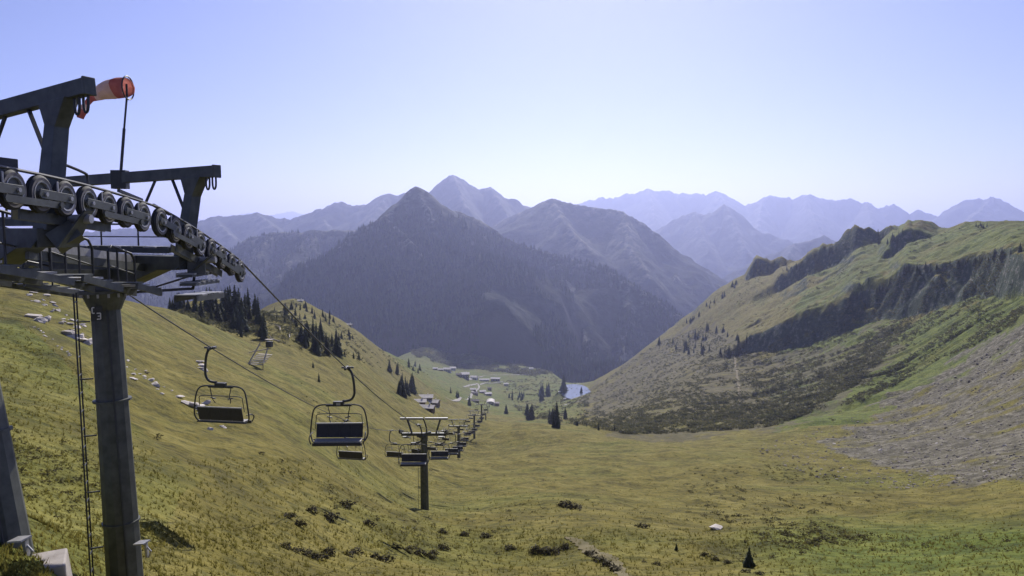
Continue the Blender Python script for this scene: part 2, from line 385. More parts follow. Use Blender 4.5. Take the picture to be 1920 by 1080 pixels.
m, nt, b = new_mat('alpine_ground')
geo = nt.nodes.new('ShaderNodeNewGeometry'); pos = geo.outputs['Position']
n1 = noise_node(nt, 0.035, 8, 0.62, pos); n2 = noise_node(nt, 0.9, 6, 0.65, pos); n3 = noise_node(nt, 0.16, 7, 0.7, pos)
brown = ramp(nt, n3.outputs['Fac'], [(0.35, (0.084, 0.072, 0.014)), (0.5, (0.146, 0.124, 0.023)), (0.66, (0.208, 0.178, 0.046))])
grn = ramp(nt, n3.outputs['Fac'], [(0.35, (0.045, 0.062, 0.009)), (0.5, (0.100, 0.128, 0.017)), (0.66, (0.155, 0.175, 0.03))])
gsum = mathn(nt, 'ADD', attr(nt, 'green'), mathn(nt, 'MULTIPLY', mathn(nt, 'SUBTRACT', n1.outputs['Fac'], 0.5), 1.6), True)
c = mix(nt, gsum, brown.outputs[0], grn.outputs[0])
tuft_d = ramp(nt, n2.outputs['Fac'], [(0.36, (0.45, 0.5, 0.45)), (0.5, (1, 1, 1)), (0.7, (1.2, 1.15, 1.0))])
c = mix(nt, 0.85, c, tuft_d.outputs[0], 'MULTIPLY')
scr = ramp(nt, n3.outputs['Fac'], [(0.3, (0.07, 0.065, 0.032)), (0.6, (0.12, 0.105, 0.055)), (0.8, (0.16, 0.14, 0.08))])
c = mix(nt, mathn(nt, 'MULTIPLY', attr(nt, 'scrub'), 0.85), c, scr.outputs[0])
n4 = noise_node(nt, 0.35, 8, 0.75, pos)
sc = ramp(nt, n4.outputs['Fac'], [(0.40, (0.050, 0.046, 0.028)), (0.52, (0.118, 0.107, 0.073)), (0.64, (0.24, 0.22, 0.17))])
c = mix(nt, attr(nt, 'scree'), c, sc.outputs[0])
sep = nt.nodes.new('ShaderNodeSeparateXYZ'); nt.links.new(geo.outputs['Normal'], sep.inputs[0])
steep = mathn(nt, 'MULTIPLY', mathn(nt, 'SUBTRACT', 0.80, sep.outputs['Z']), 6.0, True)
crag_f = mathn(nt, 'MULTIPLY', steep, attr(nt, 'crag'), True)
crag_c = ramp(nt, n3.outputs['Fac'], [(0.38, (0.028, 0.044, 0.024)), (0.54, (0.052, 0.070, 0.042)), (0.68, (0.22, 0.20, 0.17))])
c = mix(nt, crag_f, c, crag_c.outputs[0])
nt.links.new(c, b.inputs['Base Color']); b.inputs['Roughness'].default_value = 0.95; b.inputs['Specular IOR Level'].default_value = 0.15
bp = nt.nodes.new('ShaderNodeBump'); bp.inputs['Strength'].default_value = 0.55; bp.inputs['Distance'].default_value = 0.6
nt.links.new(n2.outputs['Fac'], bp.inputs['Height'])
bp2 = nt.nodes.new('ShaderNodeBump'); bp2.inputs['Strength'].default_value = 0.5; bp2.inputs['Distance'].default_value = 3.0
nt.links.new(n3.outputs['Fac'], bp2.inputs['Height']); nt.links.new(bp.outputs[0], bp2.inputs['Normal']); nt.links.new(bp2.outputs[0], b.inputs['Normal'])
tag(link('terrain', me, m), kind='structure')
# ------------------------------------------------------------------ mountains beyond the valley
def massif(name, ridges, slope, d0, d1, u0, u1, nr, nc, seed, rough, mat, floor=-900, gully=1.0, jagged=0.0):
    """heightfield whose crests follow the ridge lines (picture x, picture y, distance)"""
    segs = []
    for rl in ridges:
        pts = [W(*q) for q in rl]
        segs += list(zip(pts[:-1], pts[1:]))
    l = np.linspace(math.log(d0), math.log(d1), nr); uu = np.linspace(u0, u1, nc)
    A, B = np.meshgrid(uu, l); y = np.exp(B.ravel()); x = A.ravel() * y
    wobble = 1 + 0.22 * fbm(x / (rough * 10), y / (rough * 10), seed + 70, 3)
    best = np.full(x.shape, -1e9); bd = np.zeros(x.shape)
    for p, q in segs:
        ex, ey = q.x - p.x, q.y - p.y; L2 = ex * ex + ey * ey + 1e-6
        t = np.clip(((x - p.x) * ex + (y - p.y) * ey) / L2, 0, 1)
        dd = np.hypot(x - p.x - t * ex, y - p.y - t * ey); zz = p.z + t * (q.z - p.z)
        h = zz - slope * dd * wobble * (1 - 0.12 * sstep(rough * 5, rough * 30, dd))
        up = h > best; best = np.where(up, h, best); bd = np.where(up, dd, bd)
    off = sstep(0, rough * 5, bd)
    g = np.abs(fbm(x / (rough * 8), y / (rough * 8), seed, 4, 0.55))
    best -= off * rough * gully * g * 0.75
    best += rough * 0.11 * fbm(x / (rough * 0.9), y / (rough * 0.9), seed + 9, 2, 0.6)
    jag = np.abs(vnoise(x / (rough * 1.1), y / (rough * 1.1), seed + 13)) + 0.5 * np.abs(vnoise(x / (rough * 0.5), y / (rough * 0.5), seed + 14))
    best += rough * jagged * (1 - off) * (0.45 - jag)
    best -= 500 * (1 - sstep(d0, d0 * 1.16, y))
    best = np.maximum(best, floor)
    me = np_mesh(name, np.stack([x, y, best], 1), grid_faces(nr, nc))
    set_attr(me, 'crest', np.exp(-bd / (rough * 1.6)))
    return tag(link(name, me, mat), kind='structure')

def mountain_mat(name, forest, meadow, rock, lo, hi, scale, pale):
    """dark wood below, pasture above the tree line, bare rock where it is steep"""
    m, nt, b = new_mat(name)
    geo = nt.nodes.new('ShaderNodeNewGeometry'); pos = geo.outputs['Position']
    sep = nt.nodes.new('ShaderNodeSeparateXYZ'); nt.links.new(pos, sep.inputs[0])
    sn = nt.nodes.new('ShaderNodeSeparateXYZ'); nt.links.new(geo.outputs['Normal'], sn.inputs[0])
    n1 = noise_node(nt, scale, 8, 0.65, pos); n2 = noise_node(nt, scale * 14, 5, 0.7, pos)
    n3_ = noise_node(nt, scale * 4, 6, 0.7, pos)
    h = mathn(nt, 'ADD', sep.outputs['Z'], mathn(nt, 'MULTIPLY', mathn(nt, 'SUBTRACT', n1.outputs['Fac'], 0.5), (hi - lo) * 3.0))
    f = mathn(nt, 'DIVIDE', mathn(nt, 'SUBTRACT', h, lo), hi - lo, True)
    dark = ramp(nt, n2.outputs['Fac'], [(0.4, tuple(v * 0.5 for v in forest)), (0.62, tuple(v * 1.35 for v in forest))])
    c = mix(nt, f, dark.outputs[0], meadow)
    rk = mathn(nt, 'MULTIPLY', mathn(nt, 'SUBTRACT', mathn(nt, 'ADD', mathn(nt, 'SUBTRACT', 1.0, sn.outputs['Z']), mathn(nt, 'MULTIPLY', n1.outputs['Fac'], 0.5)), 0.62), 5.0, True)
    c = mix(nt, rk, c, rock)
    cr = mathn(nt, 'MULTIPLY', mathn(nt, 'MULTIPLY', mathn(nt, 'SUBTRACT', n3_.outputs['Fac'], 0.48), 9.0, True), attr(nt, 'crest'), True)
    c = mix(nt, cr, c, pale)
    nt.links.new(c, b.inputs['Base Color']); b.inputs['Roughness'].default_value = 0.95; b.inputs['Specular IOR Level'].default_value = 0.1
    bp = nt.nodes.new('ShaderNodeBump'); bp.inputs['Strength'].default_value = 0.7; bp.inputs['Distance'].default_value = 12.0
    nt.links.new(n2.outputs['Fac'], bp.inputs['Height']); nt.links.new(bp.outputs[0], b.inputs['Normal'])
    return m
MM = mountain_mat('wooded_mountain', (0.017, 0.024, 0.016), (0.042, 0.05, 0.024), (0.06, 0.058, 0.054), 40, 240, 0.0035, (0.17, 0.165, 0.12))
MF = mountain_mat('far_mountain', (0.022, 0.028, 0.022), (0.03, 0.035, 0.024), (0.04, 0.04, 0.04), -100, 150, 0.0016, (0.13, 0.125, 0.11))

# nearest pyramid with its shoulder and wooded side ridges
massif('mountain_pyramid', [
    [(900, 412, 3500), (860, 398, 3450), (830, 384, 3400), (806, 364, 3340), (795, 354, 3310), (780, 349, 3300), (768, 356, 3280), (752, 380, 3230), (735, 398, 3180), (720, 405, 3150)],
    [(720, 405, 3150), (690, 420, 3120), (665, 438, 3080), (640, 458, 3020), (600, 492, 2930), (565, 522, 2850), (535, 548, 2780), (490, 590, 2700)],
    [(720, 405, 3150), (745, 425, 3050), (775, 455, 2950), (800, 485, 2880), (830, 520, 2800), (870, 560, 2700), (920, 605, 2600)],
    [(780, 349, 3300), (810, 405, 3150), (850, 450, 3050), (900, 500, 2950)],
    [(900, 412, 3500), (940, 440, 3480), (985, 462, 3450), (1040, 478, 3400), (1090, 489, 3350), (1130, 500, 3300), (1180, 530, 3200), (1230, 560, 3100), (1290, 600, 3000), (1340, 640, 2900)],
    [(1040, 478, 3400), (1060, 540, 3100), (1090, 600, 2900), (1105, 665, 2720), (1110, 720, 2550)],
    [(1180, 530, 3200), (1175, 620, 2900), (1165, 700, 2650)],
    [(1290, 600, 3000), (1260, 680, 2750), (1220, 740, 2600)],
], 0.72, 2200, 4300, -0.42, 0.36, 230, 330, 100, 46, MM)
M['forest'] = foliage('far_spruce_needles', (0.060, 0.075, 0.040), (0.030, 0.040, 0.022), 0.02, 0.3)
def far_wood(src, count, zmax, seed, label):
    """conifers of a wooded mountainside, seen as one dark mass"""
    me = src.data; co = np.empty(len(me.vertices) * 3, np.float32); me.vertices.foreach_get('co', co); co = co.reshape(-1, 3)
    rg = np.random.default_rng(seed); nz_ = fbm(co[:, 0] / 260, co[:, 1] / 260, seed, 4)
    ok = np.nonzero((co[:, 2] < zmax + 150 * nz_) & (co[:, 2] > -620) & (nz_ > -0.45))[0]
    i = rg.choice(ok, min(count, len(ok)), replace=False); p = co[i] + rg.normal(0, 4, (len(i), 3)) * [1, 1, 0]
    k = 6; a = np.arange(k) * 2 * np.pi / k; bv = np.concatenate([np.stack([np.cos(a) * 0.23, np.sin(a) * 0.23, a * 0 - 0.12], 1), [[0, 0, 1.0]]])
    bf = np.array([[j, (j + 1) % k, k] for j in range(k)]); h = rg.uniform(12, 26, len(i)); w_ = rg.uniform(0.8, 1.5, len(i))
    v = bv[None] * np.stack([h * w_, h * w_, h], 1)[:, None, :] + p[:, None, :]
    f = (bf[None] + (np.arange(len(i)) * (k + 1))[:, None, None]).reshape(-1, 3)
    tag(link('mountain_forest', np_mesh('mountain_forest', v.reshape(-1, 3), f, False), M['forest']), label, 'forest', kind='stuff')
PYR = bpy.data.objects['mountain_pyramid']
far_wood(PYR, 15000, -40, 301, 'dark spruce forest covering the pyramid mountain across the valley')
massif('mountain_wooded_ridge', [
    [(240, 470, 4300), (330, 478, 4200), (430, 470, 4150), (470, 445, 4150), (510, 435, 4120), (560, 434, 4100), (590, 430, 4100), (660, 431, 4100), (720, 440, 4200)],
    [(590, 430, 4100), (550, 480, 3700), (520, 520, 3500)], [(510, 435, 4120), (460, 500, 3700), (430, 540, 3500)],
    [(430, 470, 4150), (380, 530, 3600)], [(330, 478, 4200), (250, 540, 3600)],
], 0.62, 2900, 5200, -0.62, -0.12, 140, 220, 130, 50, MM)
far_wood(bpy.data.objects['mountain_wooded_ridge'], 5000, 60, 302, 'dark spruce forest on the long ridge behind the near pylon')
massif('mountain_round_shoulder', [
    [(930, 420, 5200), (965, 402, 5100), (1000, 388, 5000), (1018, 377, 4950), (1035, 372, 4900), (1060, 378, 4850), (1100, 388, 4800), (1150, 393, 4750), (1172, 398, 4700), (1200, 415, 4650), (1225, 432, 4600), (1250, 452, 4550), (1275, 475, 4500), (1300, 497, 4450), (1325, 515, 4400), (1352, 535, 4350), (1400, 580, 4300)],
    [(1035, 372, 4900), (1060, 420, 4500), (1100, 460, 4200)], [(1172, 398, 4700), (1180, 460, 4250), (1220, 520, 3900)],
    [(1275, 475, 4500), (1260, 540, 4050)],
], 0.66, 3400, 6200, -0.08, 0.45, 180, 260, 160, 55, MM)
massif('mountain_sharp_peak', [
    [(740, 420, 6900), (780, 395, 6800), (810, 362, 6700), (820, 352, 6660), (835, 336, 6620), (848, 324, 6600), (866, 334, 6620), (882, 345, 6640), (900, 354, 6660), (906, 352, 6660), (918, 348, 6660), (930, 360, 6660), (945, 368, 6660), (955, 371, 6660), (965, 372, 6660), (975, 379, 6680), (990, 386, 6700), (1005, 393, 6750), (1040, 410, 6800)],
    [(848, 324, 6600), (870, 380, 6000), (900, 420, 5600)], [(918, 348, 6660), (950, 400, 6100)], [(810, 362, 6700), (800, 410, 6200)],
], 0.80, 5000, 8200, -0.22, 0.10, 140, 210, 190, 60, MF, jagged=0.25)
massif('mountain_left_chain', [
    [(120, 440, 7600), (200, 430, 7500), (280, 425, 7400), (350, 424, 7300), (372, 415, 7260), (400, 406, 7220), (420, 404, 7200), (450, 402, 7200), (482, 399, 7150), (500, 402, 7150), (520, 408, 7150), (545, 411, 7120), (570, 402, 7100), (600, 391, 7080), (622, 400, 7060), (630, 396, 7050), (633, 377, 7050), (638, 377, 7050), (645, 383, 7040), (660, 383, 7040), (690, 383, 7020), (705, 378, 7000), (715, 367, 6980), (728, 362, 6960), (745, 364, 6940), (762, 361, 6920), (790, 370, 6900)],
    [(600, 391, 7080), (620, 440, 6300)], [(482, 399, 7150), (520, 430, 6500)], [(728, 362, 6960), (690, 420, 6200)], [(400, 406, 7220), (430, 440, 6500)],
], 0.62, 5400, 8600, -0.68, -0.10, 130, 330, 230, 60, MF, jagged=0.2)
massif('mountain_far_range', [
    [(1020, 392, 12600), (1080, 383, 12500), (1098, 376, 12450), (1130, 369, 12400), (1150, 371, 12350), (1175, 363, 12300), (1200, 358, 12250), (1215, 353, 12200), (1230, 358, 12200), (1255, 356, 12200), (1265, 362, 12200), (1290, 361, 12150), (1310, 360, 12100), (1325, 364, 12050), (1344, 357, 12000), (1362, 372, 11950), (1385, 388, 11900), (1410, 380, 11800), (1432, 370, 11700), (1445, 365, 11650), (1465, 367, 11600), (1485, 372, 11550), (1510, 362, 11500), (1530, 368, 11450), (1555, 374, 11400), (1600, 373, 11300), (1615, 380, 11250), (1625, 377, 11200), (1648, 391, 11150), (1660, 385, 11100), (1675, 382, 11050), (1690, 390, 11000), (1705, 401, 10900), (1720, 392, 10900), (1740, 399, 10850), (1765, 404, 10800), (1785, 391, 10700), (1797, 381, 10650), (1808, 379, 10640), (1814, 373, 10620), (1834, 373, 10600), (1846, 375, 10580), (1858, 369, 10550), (1868, 371, 10530), (1876, 379, 10500), (1884, 396, 10450), (1896, 412, 10400), (1910, 400, 10400), (1925, 405, 10400), (2000, 395, 10400), (2100, 400, 10400)],
    [(1344, 357, 12000), (1375, 420, 10500)], [(1510, 362, 11500), (1540, 440, 9800)], [(1215, 353, 12200), (1230, 420, 10700)], [(1432, 370, 11700), (1420, 430, 10500)], [(1625, 377, 11200), (1640, 440, 9800)], [(1860, 371, 10550), (1800, 430, 9600)],
], 0.60, 8200, 14500, 0.02, 0.90, 150, 480, 340, 85, MF, jagged=0.35)
massif('mountain_blue_spur', [
    [(1180, 470, 8600), (1240, 432, 8500), (1262, 412, 8450), (1290, 400, 8400), (1300, 396, 8400), (1320, 402, 8350), (1345, 392, 8300), (1358, 382, 8300), (1375, 398, 8300), (1400, 420, 8200), (1440, 455, 8000), (1480, 490, 7900)],
    [(1300, 396, 8400), (1330, 470, 7400)], [(1358, 382, 8300), (1400, 470, 7300)],
], 0.70, 6000, 9800, 0.14, 0.48, 140, 200, 260, 60, MF)
massif('mountain_low_hill', [
    [(1360, 530, 6000), (1420, 485, 5900), (1460, 470, 5850), (1490, 456, 5800), (1515, 452, 5800), (1545, 441, 5800), (1560, 450, 5800), (1600, 470, 5800), (1680, 500, 5800)],
    [(1490, 456, 5800), (1450, 530, 5000)],
], 0.62, 4300, 7000, 0.26, 0.62, 120, 160, 380, 45, MF)
massif('mountain_distant_snow_peaks', [
    [(240, 425, 24000), (330, 412, 24000), (362, 408, 24000), (390, 411, 24000), (440, 402, 24000), (478, 397, 24000), (500, 404, 24000), (525, 399, 24000), (545, 395, 24000), (580, 402, 24000), (605, 396, 24000), (618, 386, 24000), (632, 391, 24000), (680, 400, 24000), (900, 395, 24000), (1010, 386, 24000), (1030, 390, 24000), (1100, 382, 24000), (1200, 400, 24000)],
], 0.5, 20500, 27000, -0.6, 0.25, 60, 420, 420, 120, MF, -1200, jagged=0.4)

# ------------------------------------------------------------------ haze: the clear-day air between the ranges
hz = bpy.data.meshes.new('haze')
bm = bmesh.new(); bmesh.ops.create_cube(bm, size=1.0)
X0, X1, Y0, Y1, Z0, Z1 = -32000, 32000, -3000, 28500, -1400, 900
for v in bm.verts:
    v.co = Vector((X0 if v.co.x < 0 else X1, Y0 if v.co.y < 0 else Y1, Z0 if v.co.z < 0 else Z1))
bm.to_mesh(hz); bm.free()
hm = bpy.data.materials.new('haze_air'); hm.use_nodes = True; hn = hm.node_tree; hn.nodes.clear()
ho = hn.nodes.new('ShaderNodeOutputMaterial'); hv = hn.nodes.new('ShaderNodeVolumePrincipled')
hv.inputs['Color'].default_value = (0.57, 0.63, 1.0, 1); hv.inputs['Density'].default_value = 7.6e-5; hv.inputs['Anisotropy'].default_value = 0.6
hn.links.new(hv.outputs[0], ho.inputs['Volume'])
tag(link('haze', hz, hm), kind='stuff')
# ------------------------------------------------------------------ mesh builder for made things
class MB:
    def __init__(s): s.v = []; s.f = []; s.m = []
    def add(s, vs, fs, mi=0):
        o = len(s.v); s.v += [tuple(q) for q in vs]; s.f += [tuple(i + o for i in f) for f in fs]; s.m += [mi] * len(fs); return s
    def bar(s, p, q, w, h, up=(0, 0, 1), mi=0, w2=None, h2=None):
        """box beam from p to q, w wide and h high"""
        p, q = Vector(p), Vector(q); d = (q - p).normalized(); side = d.cross(Vector(up))
        if side.length < 1e-4: side = d.cross(Vector((1, 0, 0)))
        side.normalize(); u2 = side.cross(d).normalized(); w2 = w if w2 is None else w2; h2 = h if h2 is None else h2
        vs = []
        for c, ww, hh in ((p, w, h), (q, w2, h2)):
            for a, b in ((-1, -1), (1, -1), (1, 1), (-1, 1)): vs.append(c + side * a * ww / 2 + u2 * b * hh / 2)
        return s.add(vs, [(3, 2, 1, 0), (4, 5, 6, 7), (0, 1, 5, 4), (1, 2, 6, 5), (2, 3, 7, 6), (3, 0, 4, 7)], mi)
    def tube(s, pts, r, n=8, mi=0, caps=True):
        pts = [Vector(p) for p in pts]; rs = r if isinstance(r, (list, tuple)) else [r] * len(pts)
        vs = []; fs = []; ref = None
        for i, p in enumerate(pts):
            d = (pts[min(i + 1, len(pts) - 1)] - pts[max(i - 1, 0)]).normalized()
            if ref is None:
                ref = d.cross(Vector((0, 0, 1)));
                if ref.length < 1e-3: ref = d.cross(Vector((1, 0, 0)))
            a = (ref - d * ref.dot(d)).normalized(); ref = a; b = d.cross(a)
            for k in range(n):
                t = 2 * math.pi * k / n; vs.append(p + a * math.cos(t) * rs[i] + b * math.sin(t) * rs[i])
        for i in range(len(pts) - 1):
            for k in range(n):
                fs.append((i * n + k, i * n + (k + 1) % n, (i + 1) * n + (k + 1) % n, (i + 1) * n + k))
        if caps: fs.append(tuple(range(n - 1, -1, -1))); fs.append(tuple(range((len(pts) - 1) * n, len(pts) * n)))
        return s.add(vs, fs, mi)
    def lathe(s, c, axis, prof, n=24):
        """prof: list of (radius, offset along axis, material of the band that starts here)"""
        c = Vector(c); ax = Vector(axis).normalized(); a = ax.cross(Vector((0, 0, 1)))
        if a.length < 1e-3: a = Vector((1, 0, 0))
        a.normalize(); b = ax.cross(a)
        for (r0, o0, m0), (r1, o1, _) in zip(prof[:-1], prof[1:]):
            vs = []
            for r, o in ((r0, o0), (r1, o1)):
                for k in range(n):
                    t = 2 * math.pi * k / n; vs.append(c + ax * o + (a * math.cos(t) + b * math.sin(t)) * max(r, 1e-4))
            s.add(vs, [(k, (k + 1) % n, n + (k + 1) % n, n + k) for k in range(n)], m0)
        return s
    def plate(s, pts, th, normal, mi=0):
        """flat outline with thickness"""
        nn = Vector(normal).normalized() * th / 2; pts = [Vector(p) for p in pts]; k = len(pts)
        vs = [p - nn for p in pts] + [p + nn for p in pts]
        fs = [tuple(range(k - 1, -1, -1)), tuple(range(k, 2 * k))] + [(i, (i + 1) % k, k + (i + 1) % k, k + i) for i in range(k)]
        return s.add(vs, fs, mi)
    def build(s, name, mats, parent=None, origin=None, smooth=False, bevel=0.0):
        me = bpy.data.meshes.new(name)
        o0 = Vector(origin) if origin is not None else Vector((0, 0, 0))
        me.from_pydata([tuple(Vector(v) - o0) for v in s.v], [], s.f)
        me.polygons.foreach_set('material_index', s.m)
        me.update()
        bm = bmesh.new(); bm.from_mesh(me); bmesh.ops.recalc_face_normals(bm, faces=bm.faces); bm.to_mesh(me); bm.free()
        o = link(name, me, mats, parent)
        if smooth:
            me.polygons.foreach_set('use_smooth', [True] * len(me.polygons))
            me.set_sharp_from_angle(angle=math.radians(40))
        if bevel:
            md = o.modifiers.new('bevel', 'BEVEL'); md.width = bevel; md.segments = 2; md.limit_method = 'ANGLE'
        return o
def arc(p, q, r, n=5):
    return [p.lerp(q, k / n) for k in range(n + 1)]
def smooth_path(pts, n=6):
    """Catmull-Rom through the points"""
    pts = [Vector(p) for p in pts]; P4 = [pts[0] * 2 - pts[1]] + pts + [pts[-1] * 2 - pts[-2]]; out = []
    for i in range(1, len(P4) - 2):
        a, b, c, d = P4[i - 1:i + 3]
        for k in range(n):
            t = k / n; out.append(0.5 * ((2 * b) + (c - a) * t + (2 * a - 5 * b + 4 * c - d) * t * t + (3 * b - a - 3 * c + d) * t ** 3))
    return out + [pts[-1]]

# ------------------------------------------------------------------ chairlift: rope line
# points the right-hand and left-hand ropes run through
R_IN = W(-330, 318, 7.2)
def train_pts(px_list): return [W(*q) for q in px_list]
def chord(p, q, n, sag):
    return [p.lerp(q, k / n) - Vector((0, 0, 4 * sag * (k / n) * (1 - k / n))) for k in range(n + 1)]

# sheave train axles (wheel centres) of the two near pylons, right-hand rope
def wheel_line(pa, pb, n, bow):
    return [pa.lerp(pb, k / (n - 1)) + Vector((0, 0, bow * 4 * (k / (n - 1)) * (1 - k / (n - 1)))) for k in range(n)]
WH_A = wheel_line(W(-38, 348, 9.45), W(266, 407, 13.62), 8, 0.05)
WH_B = wheel_line(W(299, 417, 14.3), W(450, 509, 18.45), 8, 0.06)
WR = 0.275
TDIR = (WH_B[-1] - WH_A[0]); TDIR.z = 0; TDIR.normalize()
AX = Vector((TDIR.y, -TDIR.x, 0))                      # wheel axle direction, towards the right
GAUGE = 5.75
ARM = Vector((-math.cos(math.radians(20)), math.sin(math.radians(20)), 0))   # along the cross-arm towards the left rope
LOFF = ARM * GAUGE

PY2_D = 91.0
P2R = W(838, 806, PY2_D); P2L = W(752, 806, PY2_D)
# stations further down the line: (distance, picture x of the line, rope height above ground)
LINE = [(PY2_D, 795, 0), (215, 858, 10.5), (330, 888, 11.5), (410, 902, 10.5), (620, 910, 10.5), (900, 914, 10), (1180, 917, 10), (1390, 919, 6)]
line_pts = []
for d, px, hh in LINE:
    xx = (px - 960) / FPX * d
    if hh == 0: c = (P2R + P2L) / 2
    else: c = Vector((xx, d, ground(xx, d) + hh))
    line_pts.append(c)
HG = Vector((GAUGE / 2, 0.0, 0))
def rope_path(side):
    if side > 0:
        pts = [Vector((-6.35, 4.6, 1.9))] + [w + Vector((0, 0, WR + 0.015)) for w in WH_A + WH_B]
        end = P2R
    else:
        pts = [Vector((-6.35, 4.6, 1.9)) + LOFF] + [w + LOFF + Vector((0, 0, WR + 0.015)) for w in WH_A + WH_B]
        end = P2L
    spans = [(pts[-1], end, 1.6)]
    prev = end
    for k in range(1, len(line_pts)):
        q = line_pts[k] + HG * side; spans.append((prev, q, (q - prev).length * 0.012)); prev = q
    for p, q, sg in spans: pts += chord(p, q, 14, sg)[1:]
    return pts
ROPE = {1: rope_path(1), -1: rope_path(-1)}
for side, lab in ((1, 'steel haul cable running down the right-hand sheaves of the chairlift'), (-1, 'steel haul cable on the left-hand side of the chairlift, half behind the pylon')):
    tag(MB().tube(ROPE[side], 0.024, 8).build('haul_cable', M['cable'], smooth=True), lab, 'cable', 'haul cables of the chairlift')
def rope_at(side, d):
    pts = ROPE[side]
    for p, q in zip(pts[:-1], pts[1:]):
        if p.y <= d <= q.y: return p.lerp(q, (d - p.y) / (q.y - p.y))
    return pts[-1]

# ------------------------------------------------------------------ sheave (one mesh shared by all wheels)
def wheel_mesh(name, axis, n=28):
    b = MB(); R = WR
    prof = [(0.0, 0.062, 0), (0.055, 0.062, 0), (0.055, 0.03, 1), (0.135, 0.022, 1), (0.165, 0.028, 0), (0.168, 0.055, 0), (0.190, 0.058, 1), (0.194, 0.050, 3), (0.240, 0.054, 2), (0.250, 0.048, 2), (R, 0.030, 2), (R - 0.012, 0, 2)]
    full = prof + [(r, -o, mm) for (r, o, _), (_, _, mm) in list(zip(prof[:-1], [prof[k] for k in range(len(prof) - 1)]))[::-1]]
    b.lathe((0, 0, 0), axis, full, n)
    me = bpy.data.meshes.new(name); me.from_pydata(b.v, [], b.f); me.polygons.foreach_set('material_index', b.m)
    bm = bmesh.new(); bm.from_mesh(me); bmesh.ops.remove_doubles(bm, verts=bm.verts, dist=1e-4); bmesh.ops.recalc_face_normals(bm, faces=bm.faces); bm.to_mesh(me); bm.free()
    me.polygons.foreach_set('use_smooth', [True] * len(me.polygons)); me.set_sharp_from_angle(angle=math.radians(35))
    for mm in (M['steel_light'], M['steel'], M['rubber'], M['tyre']): me.materials.append(mm)
    return me
WHEEL = wheel_mesh('sheave', AX)

def sheave_train(root, wheels, origin, off):
    """eight wheels under one rope with their rocker plates; the train is one part, the pieces its sub-parts"""
    tb = MB()
    ws = [w + off for w in wheels]
    mid = (ws[0] + ws[-1]) / 2
    # long main beam under the two four-wheel groups
    a = ws[1].lerp(ws[2], 0.5) - Vector((0, 0, 0.30)); c = ws[5].lerp(ws[6], 0.5) - Vector((0, 0, 0.30))
    for s in (-1, 1):
        tb.bar(a - AX * (0.16 + 0.05 * s), c - AX * (0.16 + 0.05 * s), 0.02, 0.15)
        for k in (1, 5):
            p = ws[k - 1].lerp(ws[k], 0.5) - Vector((0, 0, 0.13)); q = ws[k + 1].lerp(ws[k + 2], 0.5) - Vector((0, 0, 0.13))
            tb.bar(p + AX * 0.115 * s, q + AX * 0.115 * s, 0.02, 0.10)
            for w in (p, q): tb.lathe(w + AX * 0.125 * s, AX * s, [(0.05, 0, 0), (0.05, 0.03, 0), (0, 0.03, 0)], 10)
    train = tb.build('sheave_train', M['steel'], root, origin)
    for k in range(0, 8, 2):
        p, q = ws[k], ws[k + 1]; e = (q - p) * 0.24; b = MB()
        for s in (-1, 1):
            o = AX * 0.092 * s; h = Vector((0, 0, 0.068))
            b.plate([p - e * 0.7 - h + o, p - e - h * 0.2 + o, p - e * 0.8 + h + o, q + e * 0.8 + h + o, q + e - h * 0.2 + o, q + e * 0.7 - h + o], 0.018, AX)
            for w in (p, q): b.lathe(w + AX * 0.10 * s, AX * s, [(0.034, 0, 1), (0.034, 0.028, 1), (0.0, 0.028, 1)], 10)
            # small rope catcher lug
            b.bar(p.lerp(q, 0.5) + h + o, p.lerp(q, 0.5) + h + o + Vector((0, 0, 0.15)), 0.035, 0.02, mi=1)
        b.build('rocker_plate', [M['steel'], M['steel_light']], train, origin, bevel=0.006)
    for w in ws:
        o = link('sheave', WHEEL, None, train); o.location = w - Vector(origin)
    return train

def gantry(root, origin, top_r, top_l, foot_r, foot_l, w=0.18, h=0.25):
    """portal over the ropes: top beam with lifting lugs, slanted legs and thin braces"""
    b = MB(); d = (top_l - top_r).normalized()
    b.bar(top_r, top_l, w, h)
    b.bar(top_r - d * 0.012, top_r + d * 0.04, w + 0.03, h + 0.03)
    g = b.build('gantry_beam', M['steel'], root, origin, bevel=0.012)
    L = (top_l - top_r).length
    for sgn, foot, base in ((1, foot_r, top_r), (-1, foot_l, top_l)):
        dd = d * sgn
        kn = base + dd * 0.62 - Vector((0, 0, h / 2 - 0.02))
        lb = MB(); nrm = dd.cross(Vector((0, 0, 1)))
        # leg outline: wide haunch at the top, tapering to the foot
        lb.plate([kn - dd * 0.22, kn + dd * 0.42, kn + dd * 0.30 - Vector((0, 0, 0.35)), foot + dd * 0.14, foot - dd * 0.20, kn + dd * 0.06 - Vector((0, 0, 0.42))], 0.26, nrm)
        lb.build('gantry_leg', M['steel'], g, origin, bevel=0.012)
        bb = MB()
        q = base + dd * 1.45 - Vector((0, 0, h / 2)); bb.bar(q, foot.lerp(kn, 0.55) + dd * 0.16, 0.05, 0.05)
        bb.build('brace', M['steel_dark'], g, origin)
        q2 = base + dd * 2.05 - Vector((0, 0, h / 2)); MB().bar(q2, q2 + dd * 0.45 - Vector((0, 0, 0.62)), 0.045, 0.045).build('brace', M['steel_dark'], g, origin)
        for k in (0.10, 0.30):
            c = base + dd * k - Vector((0, 0, h / 2))
            pts = [c + dd * (0.055 * math.cos(t)) + Vector((0, 0, -0.13 + 0.12 * math.sin(t) * (1 if math.sin(t) > 0 else 1.1))) for t in np.linspace(math.pi, 2 * math.pi, 9)]
            pts = [c - dd * 0.055] + pts + [c + dd * 0.055]
            MB().tube(pts, 0.022, 7).build('lifting_lug', M['steel_dark'], g, origin, smooth=True)
    return g

